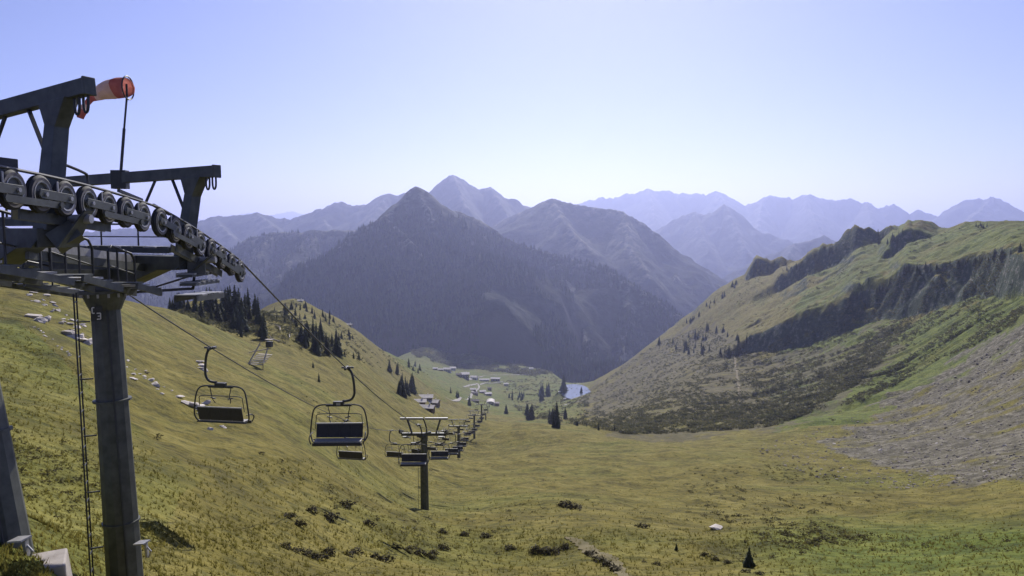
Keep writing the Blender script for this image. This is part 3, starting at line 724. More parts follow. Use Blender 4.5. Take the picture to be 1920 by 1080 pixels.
def catwalk(root, origin, p, q, width, side, rails=True, n=9, rail_h=1.0):
    """stepped service walkway: treads between two stringers, handrail with posts"""
    b = MB(); p, q = Vector(p), Vector(q); d = (q - p); dn = d.normalized(); s = Vector(side).normalized()
    b.bar(p + s * 0.02, q + s * 0.02, 0.05, 0.12); b.bar(p + s * width, q + s * width, 0.05, 0.12)
    cw = b.build('catwalk', M['steel'], root, origin)
    flat = Vector((dn.x, dn.y, 0)).normalized()
    for k in range(n):
        c = p + d * ((k + 0.5) / n) + Vector((0, 0, 0.075)); e = flat * d.length / n * 0.42
        t = MB(); t.plate([c - e + s * 0.0, c + e + s * 0.0, c + e + s * (width + 0.02), c - e + s * (width + 0.02)], 0.035, (0, 0, 1))
        t.build('tread', M['steel_light'] if k % 3 == 1 else M['steel'], cw, origin)
    if rails:
        r = MB(); o = s * (width if rails == 1 else 0.02); up = Vector((0, 0, rail_h))
        a, c = p + o + up, q + o + up
        r.tube([p + o, a - Vector((0, 0, 0.12)), a + dn * 0.12, c - dn * 0.12, c - Vector((0, 0, 0.12)), q + o], 0.024, 7)
        r.tube([p + o + up * 0.5, q + o + up * 0.5], 0.016, 6)
        for k in (1, 2): r.tube([p.lerp(q, k / 3) + o, p.lerp(q, k / 3) + o + up], 0.02, 6)
        r.build('handrail', M['steel_dark'], cw, origin, smooth=True)
    return cw

def near_pylon(name, label, col_top, col_base, wheels, gantry_top_r, gantry_span, arm_r, arm_z_drop, ladder=True, extras=None):
    origin = Vector((col_base.x, col_base.y, ground(col_base.x, col_base.y)))
    root = empty(name, origin); tag(root, label, 'pylon', 'steel pylons of the chairlift')
    foot = origin - Vector((0, 0, 0.6))
    # column: 12-sided tapering tube with weld bands
    c = MB(); c.tube([foot, foot.lerp(col_top, 0.5), col_top], [0.43, 0.375, 0.315], 12)
    col = c.build('column', M['steel'], root, origin, bevel=0.0, smooth=False)
    axd = (col_top - foot).normalized()
    col_at = lambda zz: foot + axd * ((zz - foot.z) / axd.z)
    for zz in (col_top.z - 2.6, col_top.z - 5.6):
        MB().lathe(col_at(zz), axd, [(0.30, -0.03, 0), (0.425, -0.025, 0), (0.425, 0.025, 0), (0.30, 0.03, 0)], 16).build('weld_band', M['steel'], col, origin)
    MB().lathe(col_top, axd, [(0.34, -0.42, 0), (0.50, -0.02, 0), (0.56, -0.02, 0), (0.56, 0.05, 0), (0.0, 0.05, 0)], 20).build('top_flange', M['steel'], root, origin)
    for k in range(14):
        t_ = 2 * math.pi * k / 14; bc = col_top + Vector((0.5 * math.cos(t_), 0.5 * math.sin(t_), -0.10))
        MB().lathe(bc, (0, 0, 1), [(0.0, 0, 0), (0.03, 0, 0), (0.03, 0.10, 0), (0, 0.10, 0)], 6).build('bolt', M['steel_light'], col, origin)
    cd = Vector((0.25, -0.36, 0)); MB().tube([foot + cd * 1.15, foot.lerp(col_top, 0.5) + cd, col_top + cd * 0.86 - Vector((0, 0, 0.4))], 0.022, 6).build('cable_conduit', M['steel_dark'], root, origin, smooth=True)
    # cross-arm: deep box in the middle, tapering to both ends
    ctr = col_top + Vector((0, 0, 0.05)); arm_l = ctr + (ctr - arm_r); arm_l.z = arm_r.z
    ad = (arm_r - arm_l); ad.z = 0; adn = ad.normalized(); nrm = adn.cross(Vector((0, 0, 1)))
    a = MB(); up = Vector((0, 0, 0.20)); topz = arm_r.z + 0.2
    T = lambda p, z: Vector((p.x, p.y, z))
    a.plate([ctr - adn * 0.52, ctr + adn * 0.52, arm_r - up * 0.6 - adn * 0.7, arm_r - up * 0.5, arm_r + up, arm_l + up, arm_l - up * 0.5, arm_l - up * 0.6 + adn * 0.7], 0.46, nrm)
    arm = a.build('crossarm', M['steel'], root, origin, bevel=0.015)
    for off, s in ((Vector((0, 0, 0)), 1), (LOFF, -1)):
        mid = (wheels[3] + wheels[4]) / 2 + off
        e = arm_r if s > 0 else arm_l
        b = MB(); tn = TDIR
        # bracket plates that carry the train
        for k in (-0.20, 0.20):
            b.plate([e + tn * -0.26 + AX * k - Vector((0, 0, 0.1)), e + tn * 0.26 + AX * k - Vector((0, 0, 0.1)), T(mid, mid.z - 0.15) + tn * 0.12 + AX * k, T(mid, mid.z - 0.15) - tn * 0.12 + AX * k], 0.03, AX)
        b.bar(e - Vector((0, 0, 0.05)), T(mid, mid.z - 0.45), 0.30, 0.30, up=tn)
        b.lathe(T(mid, mid.z - 0.28) - AX * 0.24, AX, [(0.0, 0, 1), (0.07, 0, 1), (0.07, 0.48, 1), (0, 0.48, 1)], 12)
        b.build('train_bracket', [M['steel'], M['steel_light']], arm, origin)
        sheave_train(root, wheels, origin, off)
    gl = gantry_top_r + (gantry_span)
    gantry(root, origin, gantry_top_r, gl, arm_r + Vector((0, 0, 0.15)) + ARM * 0.15, arm_l + Vector((0, 0, 0.15)) - ARM * 0.15)
    if ladder:
        # ladder up the left side of the column
        lb = MB(); sdir = Vector((-0.93, -0.36, 0)).normalized(); w0 = Vector((0.36, -0.93, 0))
        lo = foot + sdir * 0.72; hi = col_top + sdir * 0.62
        for s in (-1, 1): lb.tube([lo + w0 * 0.17 * s, hi + w0 * 0.17 * s], 0.02, 6)
        for k in range(6):
            p = lo.lerp(hi, (k + 0.5) / 6); lb.bar(p, p - sdir * 0.28, 0.03, 0.03)
        ld = lb.build('ladder', M['steel_dark'], root, origin, smooth=True)
        L = (hi - lo).length; nn = int(L / 0.42)
        for k in range(nn):
            p = lo.lerp(hi, (k + 0.5) / nn); MB().tube([p - w0 * 0.17, p + w0 * 0.17], 0.014, 6).build('rung', M['steel_dark'], ld, origin)
    return root, origin, arm_r, arm_l, ctr

# pylon with the number plate
colB_top = W(196, 548, 17.4); colB_base = Vector((W(241, 1075, 17.4).x, 17.3, 0))
armB_r = W(352, 497, 16.25)
pyB, oB, aBr, aBl, ctrB = near_pylon('chairlift_pylon', 'grey steel chairlift pylon with ladder, number plate and windsock, nearest full column', colB_top, colB_base, WH_B,
    W(407, 321, 16.15), W(70, 345, 19.2) - W(407, 321, 16.15), armB_r, 0)
# pylon at the picture's left edge
colA_top = W(-75, 545, 13.2); colA_base = Vector((W(18, 1040, 13.0).x, 13.0, 0))
armA_r = W(100, 452, 11.35)
pyA, oA, aAr, aAl, ctrA = near_pylon('chairlift_pylon', 'grey steel chairlift pylon cut off by the left edge of the picture, closest of all', colA_top, colA_base, WH_A,
    W(168, 161, 11.5), W(-420, 320, 15.2) - W(168, 161, 11.5), armA_r, 0)

# catwalks beside the trains, stepping down with the rope
dn = Vector((0, 0, 1))
def along(k, off, drop): return WH_A[0].lerp(WH_B[-1], k) + off + Vector((0, 0, -drop))
inn = -AX
catwalk(pyA, oA, along(0.02, inn * 0.45, 0.95), along(0.30, inn * 0.45, 0.95), 0.55, inn, rails=1, n=6)
catwalk(pyA, oA, along(0.33, inn * 0.45, 0.85), along(0.47, inn * 0.45, 0.92), 0.55, inn, rails=1, n=4, rail_h=0.9)
catwalk(pyB, oB, along(0.53, inn * 0.45, 0.80), along(0.64, inn * 0.45, 0.85), 0.55, inn, rails=1, n=4, rail_h=0.8)
catwalk(pyB, oB, along(0.80, inn * 0.35, 0.85), along(0.98, inn * 0.35, 0.62), 0.5, inn, rails=0, n=5)
for k0, k1, dr in ((0.02, 0.32, 0.95), (0.34, 0.55, 0.9), (0.60, 0.95, 0.85)):
    catwalk(pyA if k0 < 0.5 else pyB, oA if k0 < 0.5 else oB, along(k0, LOFF + AX * 0.45, dr), along(k1, LOFF + AX * 0.45, dr), 0.55, AX, rails=1, n=7, rail_h=0.55)
# central walkway between the two cross-arms and across each arm
for root, oo, ar, al in ((pyA, oA, aAr, aAl), (pyB, oB, aBr, aBl)):
    up = Vector((0, 0, 0.30)); s = TDIR
    catwalk(root, oo, ar.lerp(al, 0.14) + up + s * 0.28, ar.lerp(al, 0.86) + up + s * 0.28, 0.5, s, rails=1, n=10, rail_h=0.62)
MB().bar(ctrA.lerp(aAr, 0.15) + Vector((0, 0, 0.1)), ctrB.lerp(aBr, 0.15) + Vector((0, 0, 0.3)), 0.16, 0.22).build('tie_beam', M['steel'], pyA, oA)
MB().bar(ctrA.lerp(aAr, 0.62) + Vector((0, 0, 0.3)), ctrB.lerp(aBr, 0.45) + Vector((0, 0, 0.45)), 0.05, 0.16).build('tie_beam', M['steel_light'], pyA, oA)
MB().bar(ctrA.lerp(aAr, 0.75) + Vector((0, 0, 0.0)), ctrB.lerp(aBr, 0.55) + Vector((0, 0, 0.2)), 0.06, 0.16).build('tie_beam', M['steel'], pyA, oA)
# bracket frame under the right-hand end of pylon B
p0 = colB_top + Vector((0.35, 0, -0.02)); p1 = W(362, 541, 16.0); p2 = aBr + Vector((0.15, 0, -0.18))
MB().bar(p0, p1, 0.06, 0.06).build('underarm_brace', M['steel_dark'], pyB, oB)
MB().bar(p1, p2, 0.05, 0.05).build('underarm_brace', M['steel_dark'], pyB, oB)
MB().bar(p0.lerp(p1, 0.3), p2.lerp(p1, 0.1), 0.035, 0.035).build('underarm_brace', M['steel_dark'], pyB, oB)
for k, (a, b2) in enumerate((((345, 518, 15.8), (386, 512, 17.3)), ((352, 534, 15.6), (398, 528, 17.2)))):
    pp, qq = W(*a), W(*b2)
    st = MB().bar(pp, qq, 0.34, 0.05).build('step_grating', M['steel'], pyB, oB)
    for j in range(5):
        c = pp.lerp(qq, (j + 0.5) / 5) + Vector((0, 0, 0.045)); MB().bar(c - AX * 0.2, c + AX * 0.2, 0.12, 0.03).build('tread', M['steel_light'], st, oB)
# guard hoop over the inner walkway
hp = [W(98, 345, 13.6), W(100, 322, 13.6), W(106, 309, 13.7), W(116, 307, 13.8), W(158, 324, 14.3), W(163, 332, 14.4), W(165, 350, 14.4)]
MB().tube(smooth_path(hp, 3), 0.028, 7).build('guard_hoop', M['steel_dark'], pyA, oA, smooth=True)
# rope-guide rails above the right train
MB().bar(W(222, 357, 13.3), W(266, 375, 14.1), 0.05, 0.05).build('guide_rail', M['steel_dark'], pyA, oA)
MB().bar(W(287, 384, 14.6), W(318, 402, 15.3), 0.05, 0.05).build('guide_rail', M['steel_dark'], pyB, oB)
MB().bar(W(-120, 300, 9.6), W(24, 316, 10.6), 0.22, 0.26).build('deropement_switch_box', M['steel_dark'], pyA, oA, bevel=0.01)
# motor-like counterweight pots on the arms
MB().lathe(W(122, 428, 11.9), AX, [(0, -.1, 0), (0.17, -.1, 0), (0.17, 0.1, 0), (0, 0.1, 0)], 18).build('damper_drum', M['steel'], pyA, oA, smooth=True)
MB().lathe(W(371, 487, 16.5), AX, [(0, -.1, 0), (0.13, -.1, 0), (0.13, 0.1, 0), (0, 0.1, 0)], 18).build('damper_drum', M['steel'], pyB, oB, smooth=True)
# fixing brackets near the ground, as on both columns
for root, oo, px, py, d in ((pyB, oB, 273, 1018, 16.8), (pyA, oA, 47, 1012, 12.5)):
    c = W(px, py, d); b = MB(); b.bar(c + Vector((-0.22, 0, 0)), c + Vector((0.06, -0.05, 0.04)), 0.24, 0.03); b.bar(c + Vector((0, 0, -0.01)), c + Vector((0.03, 0, -0.34)), 0.10, 0.05); b.tube([c + Vector((0.03, 0, -.1)), c + Vector((0.12, 0, -.2)), c + Vector((0.06, 0, -.36))], 0.02, 6)
    b.build('cable_bracket', M['steel_light'], root, oo)
# number plate on the column
cc = W(181, 588, 17.0); fwd = (Vector((0, 0, 0)) - cc); fwd.z = 0; fwd.normalize(); rt = Vector((fwd.y * -1, fwd.x, 0)) * -1
rt = Vector((-fwd.y, fwd.x, 0)); upv = Vector((0, 0, 1))
sp = cc + fwd * 0.06
plate = MB().plate([sp - rt * 0.12 - upv * 0.17, sp + rt * 0.12 - upv * 0.17, sp + rt * 0.12 + upv * 0.17, sp - rt * 0.12 + upv * 0.17], 0.02, fwd).build('number_plate', M['sign'], pyB, oB)
def glyph(name, strokes, cx, cz, s):
    b = MB()
    for (x0, z0, x1, z1) in strokes:
        a = sp + rt * (cx + x0 * s) + upv * (cz + z0 * s) + fwd * 0.016; c = sp + rt * (cx + x1 * s) + upv * (cz + z1 * s) + fwd * 0.016
        b.bar(a, c, 0.012, 0.024, up=fwd.cross((c - a).normalized()))
    b.build(name, M['white'], plate, oB)
glyph('letter', [(-.25, -.5, -.25, .5), (-.25, .5, .12, .5), (-.25, -.5, .12, -.5)], -0.055, 0.085, 0.13)
glyph('digit', [(-.3, .5, .25, .5), (.25, .5, .25, -.5), (-.15, 0, .25, 0), (-.3, -.5, .25, -.5)], 0.045, -0.055, 0.14)

# ------------------------------------------------------------------ windsock on its pole
wb = W(225, 332, 17.6); wt = W(238, 180, 17.6)
ws = empty('windsock', wb); tag(ws, 'red and white windsock drooping from a thin pole on the pylon gantry', 'windsock')
MB().tube([wb - Vector((0, 0, .1)), wb.lerp(wt, 0.6)], 0.035, 8).build('pole', M['steel_dark'], ws, wb, smooth=True)
MB().tube([wb.lerp(wt, 0.6), wt, wt + Vector((0, 0, .28))], 0.024, 8).build('mast', M['steel_dark'], ws, wb, smooth=True)
cl_ = MB(); cl_.bar(wb + Vector((0, 0, -.28)), wb + Vector((0, 0, .16)), 0.2, 0.36); cl_.build('clamp', M['steel_dark'], ws, wb, bevel=0.01)
path = [W(240, 165, 17.6), W(222, 164, 17.65), W(204, 168, 17.7), W(186, 176, 17.75), W(172, 184, 17.8), W(162, 195, 17.85), W(155, 208, 17.85), W(151, 222, 17.85)]
pp = smooth_path(path, 5); npp = len(pp)
wid = [0.27, 0.29, 0.27, 0.21, 0.10, 0.09, 0.14, 0.10]
def wr(t): t *= 7; k = min(int(t), 6); return wid[k] + (wid[k + 1] - wid[k]) * (t - k)
bands = [(0, 6, 'sock_red'), (6, 17, 'sock_white'), (17, 25, 'sock_red'), (25, 29, 'sock_white'), (29, npp - 1, 'sock_red')]
for a, b2, mt in bands:
    b = MB(); n = 14; vs = []; fs = []
    for i in range(a, b2 + 1):
        d = (pp[min(i + 1, npp - 1)] - pp[max(i - 1, 0)]).normalized(); side = d.cross(Vector((0, 1, 0))).normalized(); out = d.cross(side)
        r = wr(i / (npp - 1)) * 0.82
        for k in range(n):
            t = 2 * math.pi * k / n; rr = r * (1 + 0.10 * math.sin(3 * t + i * 0.35))
            vs.append(pp[i] + side * math.cos(t) * rr + out * math.sin(t) * rr * (1 if i < 14 else 0.6))
    for i in range(b2 - a):
        for k in range(n): fs.append((i * n + k, i * n + (k + 1) % n, (i + 1) * n + (k + 1) % n, (i + 1) * n + k))
    b.add(vs, fs).build('sock_band', M[mt], ws, wb, smooth=True)
ring = [path[0] + Vector((0.0, 0.27 * math.sin(t), 0.27 * math.cos(t))) for t in np.linspace(0, 2 * math.pi, 19)]
MB().tube(ring, 0.018, 6).build('hoop', M['steel_dark'], ws, wb, smooth=True)

# ------------------------------------------------------------------ smaller pylon further down (seen square on)
def far_pylon(label, c, detail, arm=GAUGE):
    """c: middle between the ropes at sheave height"""
    gz = ground(c.x, c.y); origin = Vector((c.x, c.y, gz)); root = empty('chairlift_pylon', origin); tag(root, label, 'pylon', 'steel pylons of the chairlift')
    ht = arm / 2
    a_z = c.z - 0.55
    MB().tube([origin - Vector((0, 0, 1)), Vector((c.x, c.y, a_z - 0.2))], [0.55, 0.40], 12).build('column', M['steel'], root, origin)
    b = MB(); cr = Vector((c.x, c.y, a_z)); b.bar(cr - Vector((ht, 0, 0)), cr + Vector((ht, 0, 0)), 0.4, 0.34); b.bar(cr - Vector((0.9, 0, 0.22)), cr + Vector((0.9, 0, 0.22)), 0.38, 0.3); b.bar(cr + Vector((-0.5, 0, -.15)), cr + Vector((-.5, 0, -.45)), .3, .3)
    armo = b.build('crossarm', M['steel'], root, origin)
    for s in (-1, 1):
        t = MB(); e = c + Vector((ht * s, 0, 0)); dl = 0.33
        t.bar(e + Vector((0, -1.6, 1.6 * dl - 0.3)), e + Vector((0, 1.6, -1.6 * dl - 0.3)), 0.22, 0.24)
        tr = t.build('sheave_train', M['steel_dark'], root, origin)
        if detail:
            for k in range(6):
                o = link('sheave', WHEEL_F, None, tr); yy = -1.4 + 2.8 * k / 5; o.location = e + Vector((0, yy, -yy * dl - WR)) - origin
            catwalk(root, origin, e + Vector((-0.35 * s, -1.5, 1.5 * dl - 1.0)), e + Vector((-0.35 * s, 1.5, -1.5 * dl - 1.0)), 0.6, Vector((-s, 0, 0)), rails=1, n=6, rail_h=0.7)
    gt = a_z + 2.0
    for s in (-1, 1):
        g = MB(); g.bar(Vector((c.x + 0.12 * s, c.y, gt)), Vector((c.x + (ht + 0.15) * s, c.y, gt)), 0.26, 0.26, mi=0)
        gg = g.build('gantry_beam', M['steel_light'] if detail else M['steel'], root, origin)
        MB().bar(Vector((c.x + ht * 0.72 * s, c.y, gt - 0.12)), Vector((c.x + ht * 0.52 * s, c.y, a_z)), 0.26, 0.24, w2=0.2, h2=0.2).build('gantry_leg', M['steel'], gg, origin)
    if detail:
        MB().tube(smooth_path([Vector((c.x - 0.1, c.y + .1, gt)), Vector((c.x + 0.15, c.y + .1, gt - 0.7)), Vector((c.x + 0.32, c.y + .1, gt - 1.4)), Vector((c.x + 0.3, c.y + .1, a_z))], 4), 0.09, 8).build('ladder_guard', M['steel_dark'], root, origin)
        lb = MB(); lx = c.x - 0.75
        for s in (0, 1): lb.tube([Vector((lx + 0.3 * s, c.y - 0.3, gz)), Vector((lx + 0.3 * s, c.y - 0.3, a_z))], 0.025, 6)
        ld = lb.build('ladder', M['steel_dark'], root, origin)
        for k in range(24):
            zz = gz + (a_z - gz) * (k + 0.5) / 24; MB().tube([Vector((lx, c.y - 0.3, zz)), Vector((lx + 0.3, c.y - 0.3, zz))], 0.018, 5).build('rung', M['steel_dark'], ld, origin)
    return root
WHEEL_F = wheel_mesh('sheave_small', (1, 0, 0), 16)
far_pylon('steel pylon with square-on portal frame, standing mid-picture below the near chairs', line_pts[0], True)
ords = ['second', 'third', 'fourth', 'fifth', 'sixth', 'seventh']
for k, c in enumerate(line_pts[1:-1]):
    far_pylon('small distant chairlift pylon, %s in line below the portal-framed one towards the valley' % ['first', 'second', 'third', 'fourth', 'fifth', 'sixth'][k], c, False)

# ------------------------------------------------------------------ chairs
def make_chair():
    """local origin at the grip on the rope, seat faces -Y"""
    root = empty('lift_chair', (0, 0, 0))
    g = MB(); g.bar((0, -0.30, 0.0), (0, 0.30, 0.0), 0.09, 0.10); g.bar((-0.20, 0, 0.02), (0.32, 0, 0.02), 0.10, 0.07)
    g.build('grip', M['steel_dark'], root, bevel=0.01)
    hp = smooth_path([(0.06, 0, 0), (0.20, 0, -0.16), (0.29, 0, -0.5), (0.33, 0, -0.95), (0.31, 0, -1.18), (0.20, 0, -1.36), (0.02, 0, -1.43), (-0.18, 0, -1.44)], 5)
    MB().tube(hp, 0.052, 10).build('hanger', M['steel_dark'], root, smooth=True)
    hb = MB(); hb.bar((-0.58, 0, -1.55), (-0.12, 0, -1.55), 0.20, 0.20); hb.bar((-0.90, 0, -1.62), (0.20, 0, -1.62), 0.12, 0.09)
    hd = hb.build('suspension_head', M['steel_dark'], root, bevel=0.01)
    MB().plate([(-.44, -.105, -1.6), (-.26, -.105, -1.6), (-.26, -.105, -1.49), (-.44, -.105, -1.49)], 0.01, (0, 1, 0)).build('number_plate', M['steel_light'], hd)
    cx = -0.35; f = MB(); wd = 1.27
    top = -1.60
    left = [(cx, 0, top), (cx - 0.5, 0, top + 0.01), (cx - 0.86, 0, top - 0.03), (cx - 1.05, 0, top - 0.18), (cx - 1.14, 0.02, top - 0.45), (cx - 1.20, 0.03, top - 0.85), (cx - 1.23, 0.0, top - 1.25), (cx - 1.16, -0.08, top - 1.48), (cx - 1.06, -0.22, top - 1.58)]
    for s in (1, -1):
        pts = [Vector((cx + (p[0] - cx) * s, p[1], p[2])) for p in left]
        f.tube(smooth_path(pts, 4), 0.032, 8)
    f.tube([(cx - 1.12, 0.02, top - 1.53), (cx + 1.12, 0.02, top - 1.53)], 0.03, 8)
    f.build('frame', M['steel_dark'], root, smooth=True)
    # backrest of four padded panels, slightly reclined
    bk = MB(); bk.bar((cx - 1.02, 0.17, top - 0.86), (cx + 1.02, 0.17, top - 0.86), 0.05, 0.045, mi=0)
    bo = bk.build('backrest', M['steel_light'], root)
    for k in range(4):
        x0 = cx - 1.0 + 0.5 * k + 0.002; x1 = x0 + 0.496
        MB().plate([(x0, 0.165, top - 0.885), (x1, 0.165, top - 0.885), (x1, 0.02, top - 1.44), (x0, 0.02, top - 1.44)], 0.06, (0, 0.966, -0.26)).build('back_panel', M['seat'], bo, bevel=0.012)
    se = MB(); se.bar((cx - 1.05, -0.50, top - 1.60), (cx + 1.05, -0.50, top - 1.60), 0.06, 0.12)
    so = se.build('seat', M['seat'], root)
    for k in range(4):
        x0 = cx - 1.0 + 0.5 * k + 0.002; x1 = x0 + 0.496
        MB().plate([(x0, -0.46, top - 1.52), (x1, -0.46, top - 1.52), (x1, 0.0, top - 1.50), (x0, 0.0, top - 1.50)], 0.08, (0, 0.04, 1)).build('seat_pad', M['seat_pad'], so, bevel=0.012)
    for s in (-1, 1):
        MB().tube(smooth_path([(cx + 1.13 * s, 0.0, top - 1.20), (cx + 1.17 * s, -0.30, top - 1.22), (cx + 1.17 * s, -0.52, top - 1.36), (cx + 1.10 * s, -0.50, top - 1.58)], 4), 0.025, 7).build('armrest', M['steel_dark'], root, smooth=True)
    # raised safety bar with its foot rests
    sb = MB(); q = [(cx - 1.02, -0.02, top - 1.05), (cx - 0.98, 0.02, top - 0.62), (cx - 0.88, 0.04, top - 0.42), (cx, 0.05, top - 0.40), (cx + 0.88, 0.04, top - 0.42), (cx + 0.98, 0.02, top - 0.62), (cx + 1.02, -0.02, top - 1.05)]
    sb.tube(smooth_path(q, 4), 0.017, 7)
    so2 = sb.build('safety_bar', M['steel_dark'], root, smooth=True)
    for s in (-1, 1):
        b = MB(); b.tube(smooth_path([(cx + 0.48 * s, 0.02, top - 0.02), (cx + 0.44 * s, 0.03, top - 0.22), (cx + 0.40 * s, 0.04, top - 0.42), (cx + 0.40 * s, -0.05, top - 0.60), (cx + 0.34 * s, -0.12, top - 0.74)], 3), 0.02, 6)
        b.bar((cx + 0.28 * s, -0.05, top - 0.55), (cx + 0.50 * s, -0.05, top - 0.50), 0.05, 0.04)
        b.build('footrest', M['steel_dark'], so2)
    return root
def copy_tree(o, parent=None):
    c = o.copy(); COL.objects.link(c)
    if parent is not None: c.parent = parent
    for ch in [k for k in o.children]: copy_tree(ch, c)
    return c
chair0 = make_chair(); first = True
def ordinal(n):
    return {1: 'nearest', 2: 'second', 3: 'third', 4: 'fourth', 5: 'fifth', 6: 'sixth', 7: 'seventh', 8: 'eighth', 9: 'ninth', 10: 'tenth', 11: 'eleventh', 12: 'twelfth', 13: 'thirteenth', 14: 'fourteenth', 15: 'fifteenth', 16: 'sixteenth'}[n]
for side, d0 in ((1, 31.0), (-1, 30.2)):
    for k in range(15):
        d = d0 + 26.6 * k + (0.6 * math.sin(k * 2.1) if k else 0)
        p = rope_at(side, d)
        if first: r = chair0; first = False
        else: r = copy_tree(chair0)
        r.location = p; r.rotation_euler = (0, 0, (0.03 if side > 0 else math.pi - 0.16) + 0.02 * math.sin(5 * k))
        lab = ('empty four-seat chair facing the viewer on the right-hand cable, %s from the near pylon' if side > 0 else 'empty four-seat chair seen from behind on the left-hand cable, %s from the near pylon') % ordinal(k + 1)
        tag(r, lab, 'chair', 'chairs hanging from the lift cables')
# ------------------------------------------------------------------ conifers
def spruce_mesh(name, seed, whorls=15, slim=0.20):
    """unit-height spruce crown: whorls of drooping branch fans around a tapering stem"""
    r = random.Random(seed); b = MB()
    for k in range(whorls):
        t = 0.06 + 0.92 * (k / (whorls - 1)); R = slim * (1 - t) ** 0.85 * r.uniform(0.82, 1.15) + 0.012
        nb = 9 if t < 0.5 else (7 if t < 0.8 else 5); ph = r.random() * 6.28
        for j in range(nb):
            a = ph + 6.283 * j / nb + r.uniform(-0.25, 0.25); rr = R * r.uniform(0.65, 1.2); w = rr * 0.42 + 0.008
            dx, dy = math.cos(a), math.sin(a); dr = rr * r.uniform(0.35, 0.75)
            c = Vector((0, 0, t + 0.03)); tip = Vector((dx * rr, dy * rr, t - dr)); md = Vector((dx * rr * 0.55, dy * rr * 0.55, t - dr * 0.25)); sd = Vector((-dy, dx, 0)) * w
            dn = Vector((0, 0, -0.035 - 0.1 * rr))
            b.add([c, md + sd + dn, tip, md - sd + dn, md + Vector((0, 0, 0.012))], [(0, 1, 4), (1, 2, 4), (2, 3, 4), (3, 0, 4)])
    b.add([(0.01, 0, 0.95), (-0.006, 0.008, 0.95), (-0.006, -0.008, 0.95), (0, 0, 1.03)], [(0, 1, 3), (1, 2, 3), (2, 0, 3)])
    me = bpy.data.meshes.new(name); me.from_pydata(b.v, [], b.f); me.materials.append(M['spruce']); return me
def trunk_mesh():
    b = MB().tube([(0, 0, -0.06), (0, 0, 0.4), (0, 0, 0.97)], [0.020, 0.013, 0.003], 6)
    me = bpy.data.meshes.new('trunk'); me.from_pydata(b.v, [], b.f); me.materials.append(M['bark']); return me
M['spruce_olive'] = foliage('olive_spruce_needles', (0.075, 0.082, 0.030), (0.028, 0.034, 0.016), 0.7, 0.25)
CROWNS = [spruce_mesh('crown', 100 + k, 14 + k % 3, 0.17 + 0.025 * (k % 4)) for k in range(6)]
CROWNS[2].materials[0] = M['spruce_olive']; CROWNS[5].materials[0] = M['spruce_olive']
TRUNK = trunk_mesh()
n_tree = 0
def spruce(p, h, label, group, fat=1.0):
    global n_tree
    o = empty('spruce_tree', p, random.random() * 6.28); s = h * random.uniform(0.9, 1.1)
    wd_ = random.uniform(0.8, 1.55) * fat; o.scale = (s * wd_, s * wd_ * random.uniform(0.9, 1.1), s); tag(o, label, 'tree', group)
    link('crown', CROWNS[n_tree % 6], None, o); link('trunk', TRUNK, None, o); n_tree += 1
    return o
def in_poly(poly):
    xs = [q[0] for q in poly]; ys = [q[1] for q in poly]
    while True:
        a, b2 = random.uniform(min(xs), max(xs)), random.uniform(min(ys), max(ys))
        if poly_mask(np.array([a]), np.array([b2]), poly)[0]: return a, b2
NTH = 'leftmost,second,third,fourth,fifth,sixth,seventh,eighth,ninth,tenth,eleventh,twelfth'.split(',')
def grove(poly, count, hpx, label, group, dmin=60, dmax=3300):
    """trees whose feet stand on the ground seen through a picture region; hpx = height range in picture pixels"""
    got = []; tries = 0
    while len(got) < count and tries < count * 6:
        tries += 1
        px, py = in_poly(poly); p = hit(px, py, dmin, dmax)
        if p is not None: got.append((px, p))
    got.sort(key=lambda q: q[0])
    for k, (px, p) in enumerate(got):
        lab = label
        if len(got) <= 12: lab = NTH[k] + (' ' if k == 0 else ' from left, ') + lab
        spruce(p, random.uniform(*hpx) * p.y / FPX, lab, group)
def lone(px, py, hpx, label, group, dmin=60, fat=1.0):
    p = hit(px, py, dmin)
    if p is not None: spruce(p, hpx * p.y / FPX, label, group, fat)

grove([(312, 572), (345, 574), (350, 586), (316, 580)], 9, (20, 32), 'small spruce in the skyline row right of the near pylon', 'spruces in a row on the left skyline')
grove([(350, 585), (400, 566), (440, 562), (455, 585), (420, 605), (385, 602)], 24, (24, 42), 'spruce on the upper part of the wooded knoll', 'spruces on the upper wooded knoll', 120)
grove([(440, 590), (480, 592), (500, 625), (494, 648), (465, 642), (430, 615)], 24, (22, 56), 'tall dark spruce in the dense stand below the wooded knoll', 'spruces in the dense stand below the knoll', 120)
grove([(548, 645), (562, 622), (600, 625), (640, 650), (640, 668), (600, 668), (562, 660)], 26, (20, 46), 'tall dark spruce in the shaded wedge behind the right-hand chair cable', 'spruces in the shaded wedge', 120)
grove([(500, 588), (560, 566), (620, 598), (690, 650), (660, 650), (600, 610), (540, 615)], 40, (8, 17), 'small scattered spruce on the upper hillside meadow', 'scattered spruces on the upper hillside')
for px, py, h in ((663, 672, 14), (673, 675, 17), (646, 668, 12)):
    lone(px, py, h, 'small pointed spruce just right of the right-hand chair grip', 'small spruces beside the chair grip')
lone(587, 690, 14, 'single small spruce between the two chairs, upper one', 'lone spruces between the chairs')
lone(598, 716, 20, 'single dark spruce between the two chairs, larger lower one', 'lone spruces between the chairs')
grove([(745, 728), (782, 724), (782, 742), (750, 744)], 11, (26, 36), 'dark spruce in the tight round clump above the pale-roofed alp', 'spruces in the clump above the alp')
grove([(726, 690), (748, 690), (752, 704), (730, 704)], 6, (16, 26), 'dark spruce in the small clump higher up the hillside meadow', 'spruces in the small hillside clump')
grove([(742, 676), (775, 680), (800, 702), (770, 698)], 9, (8, 14), 'low spruce in the line along the meadow edge above the alp', 'low spruces along the meadow edge')
lone(845, 737, 12, 'single spruce on the green meadow right of the alp', 'valley spruces near the alp')
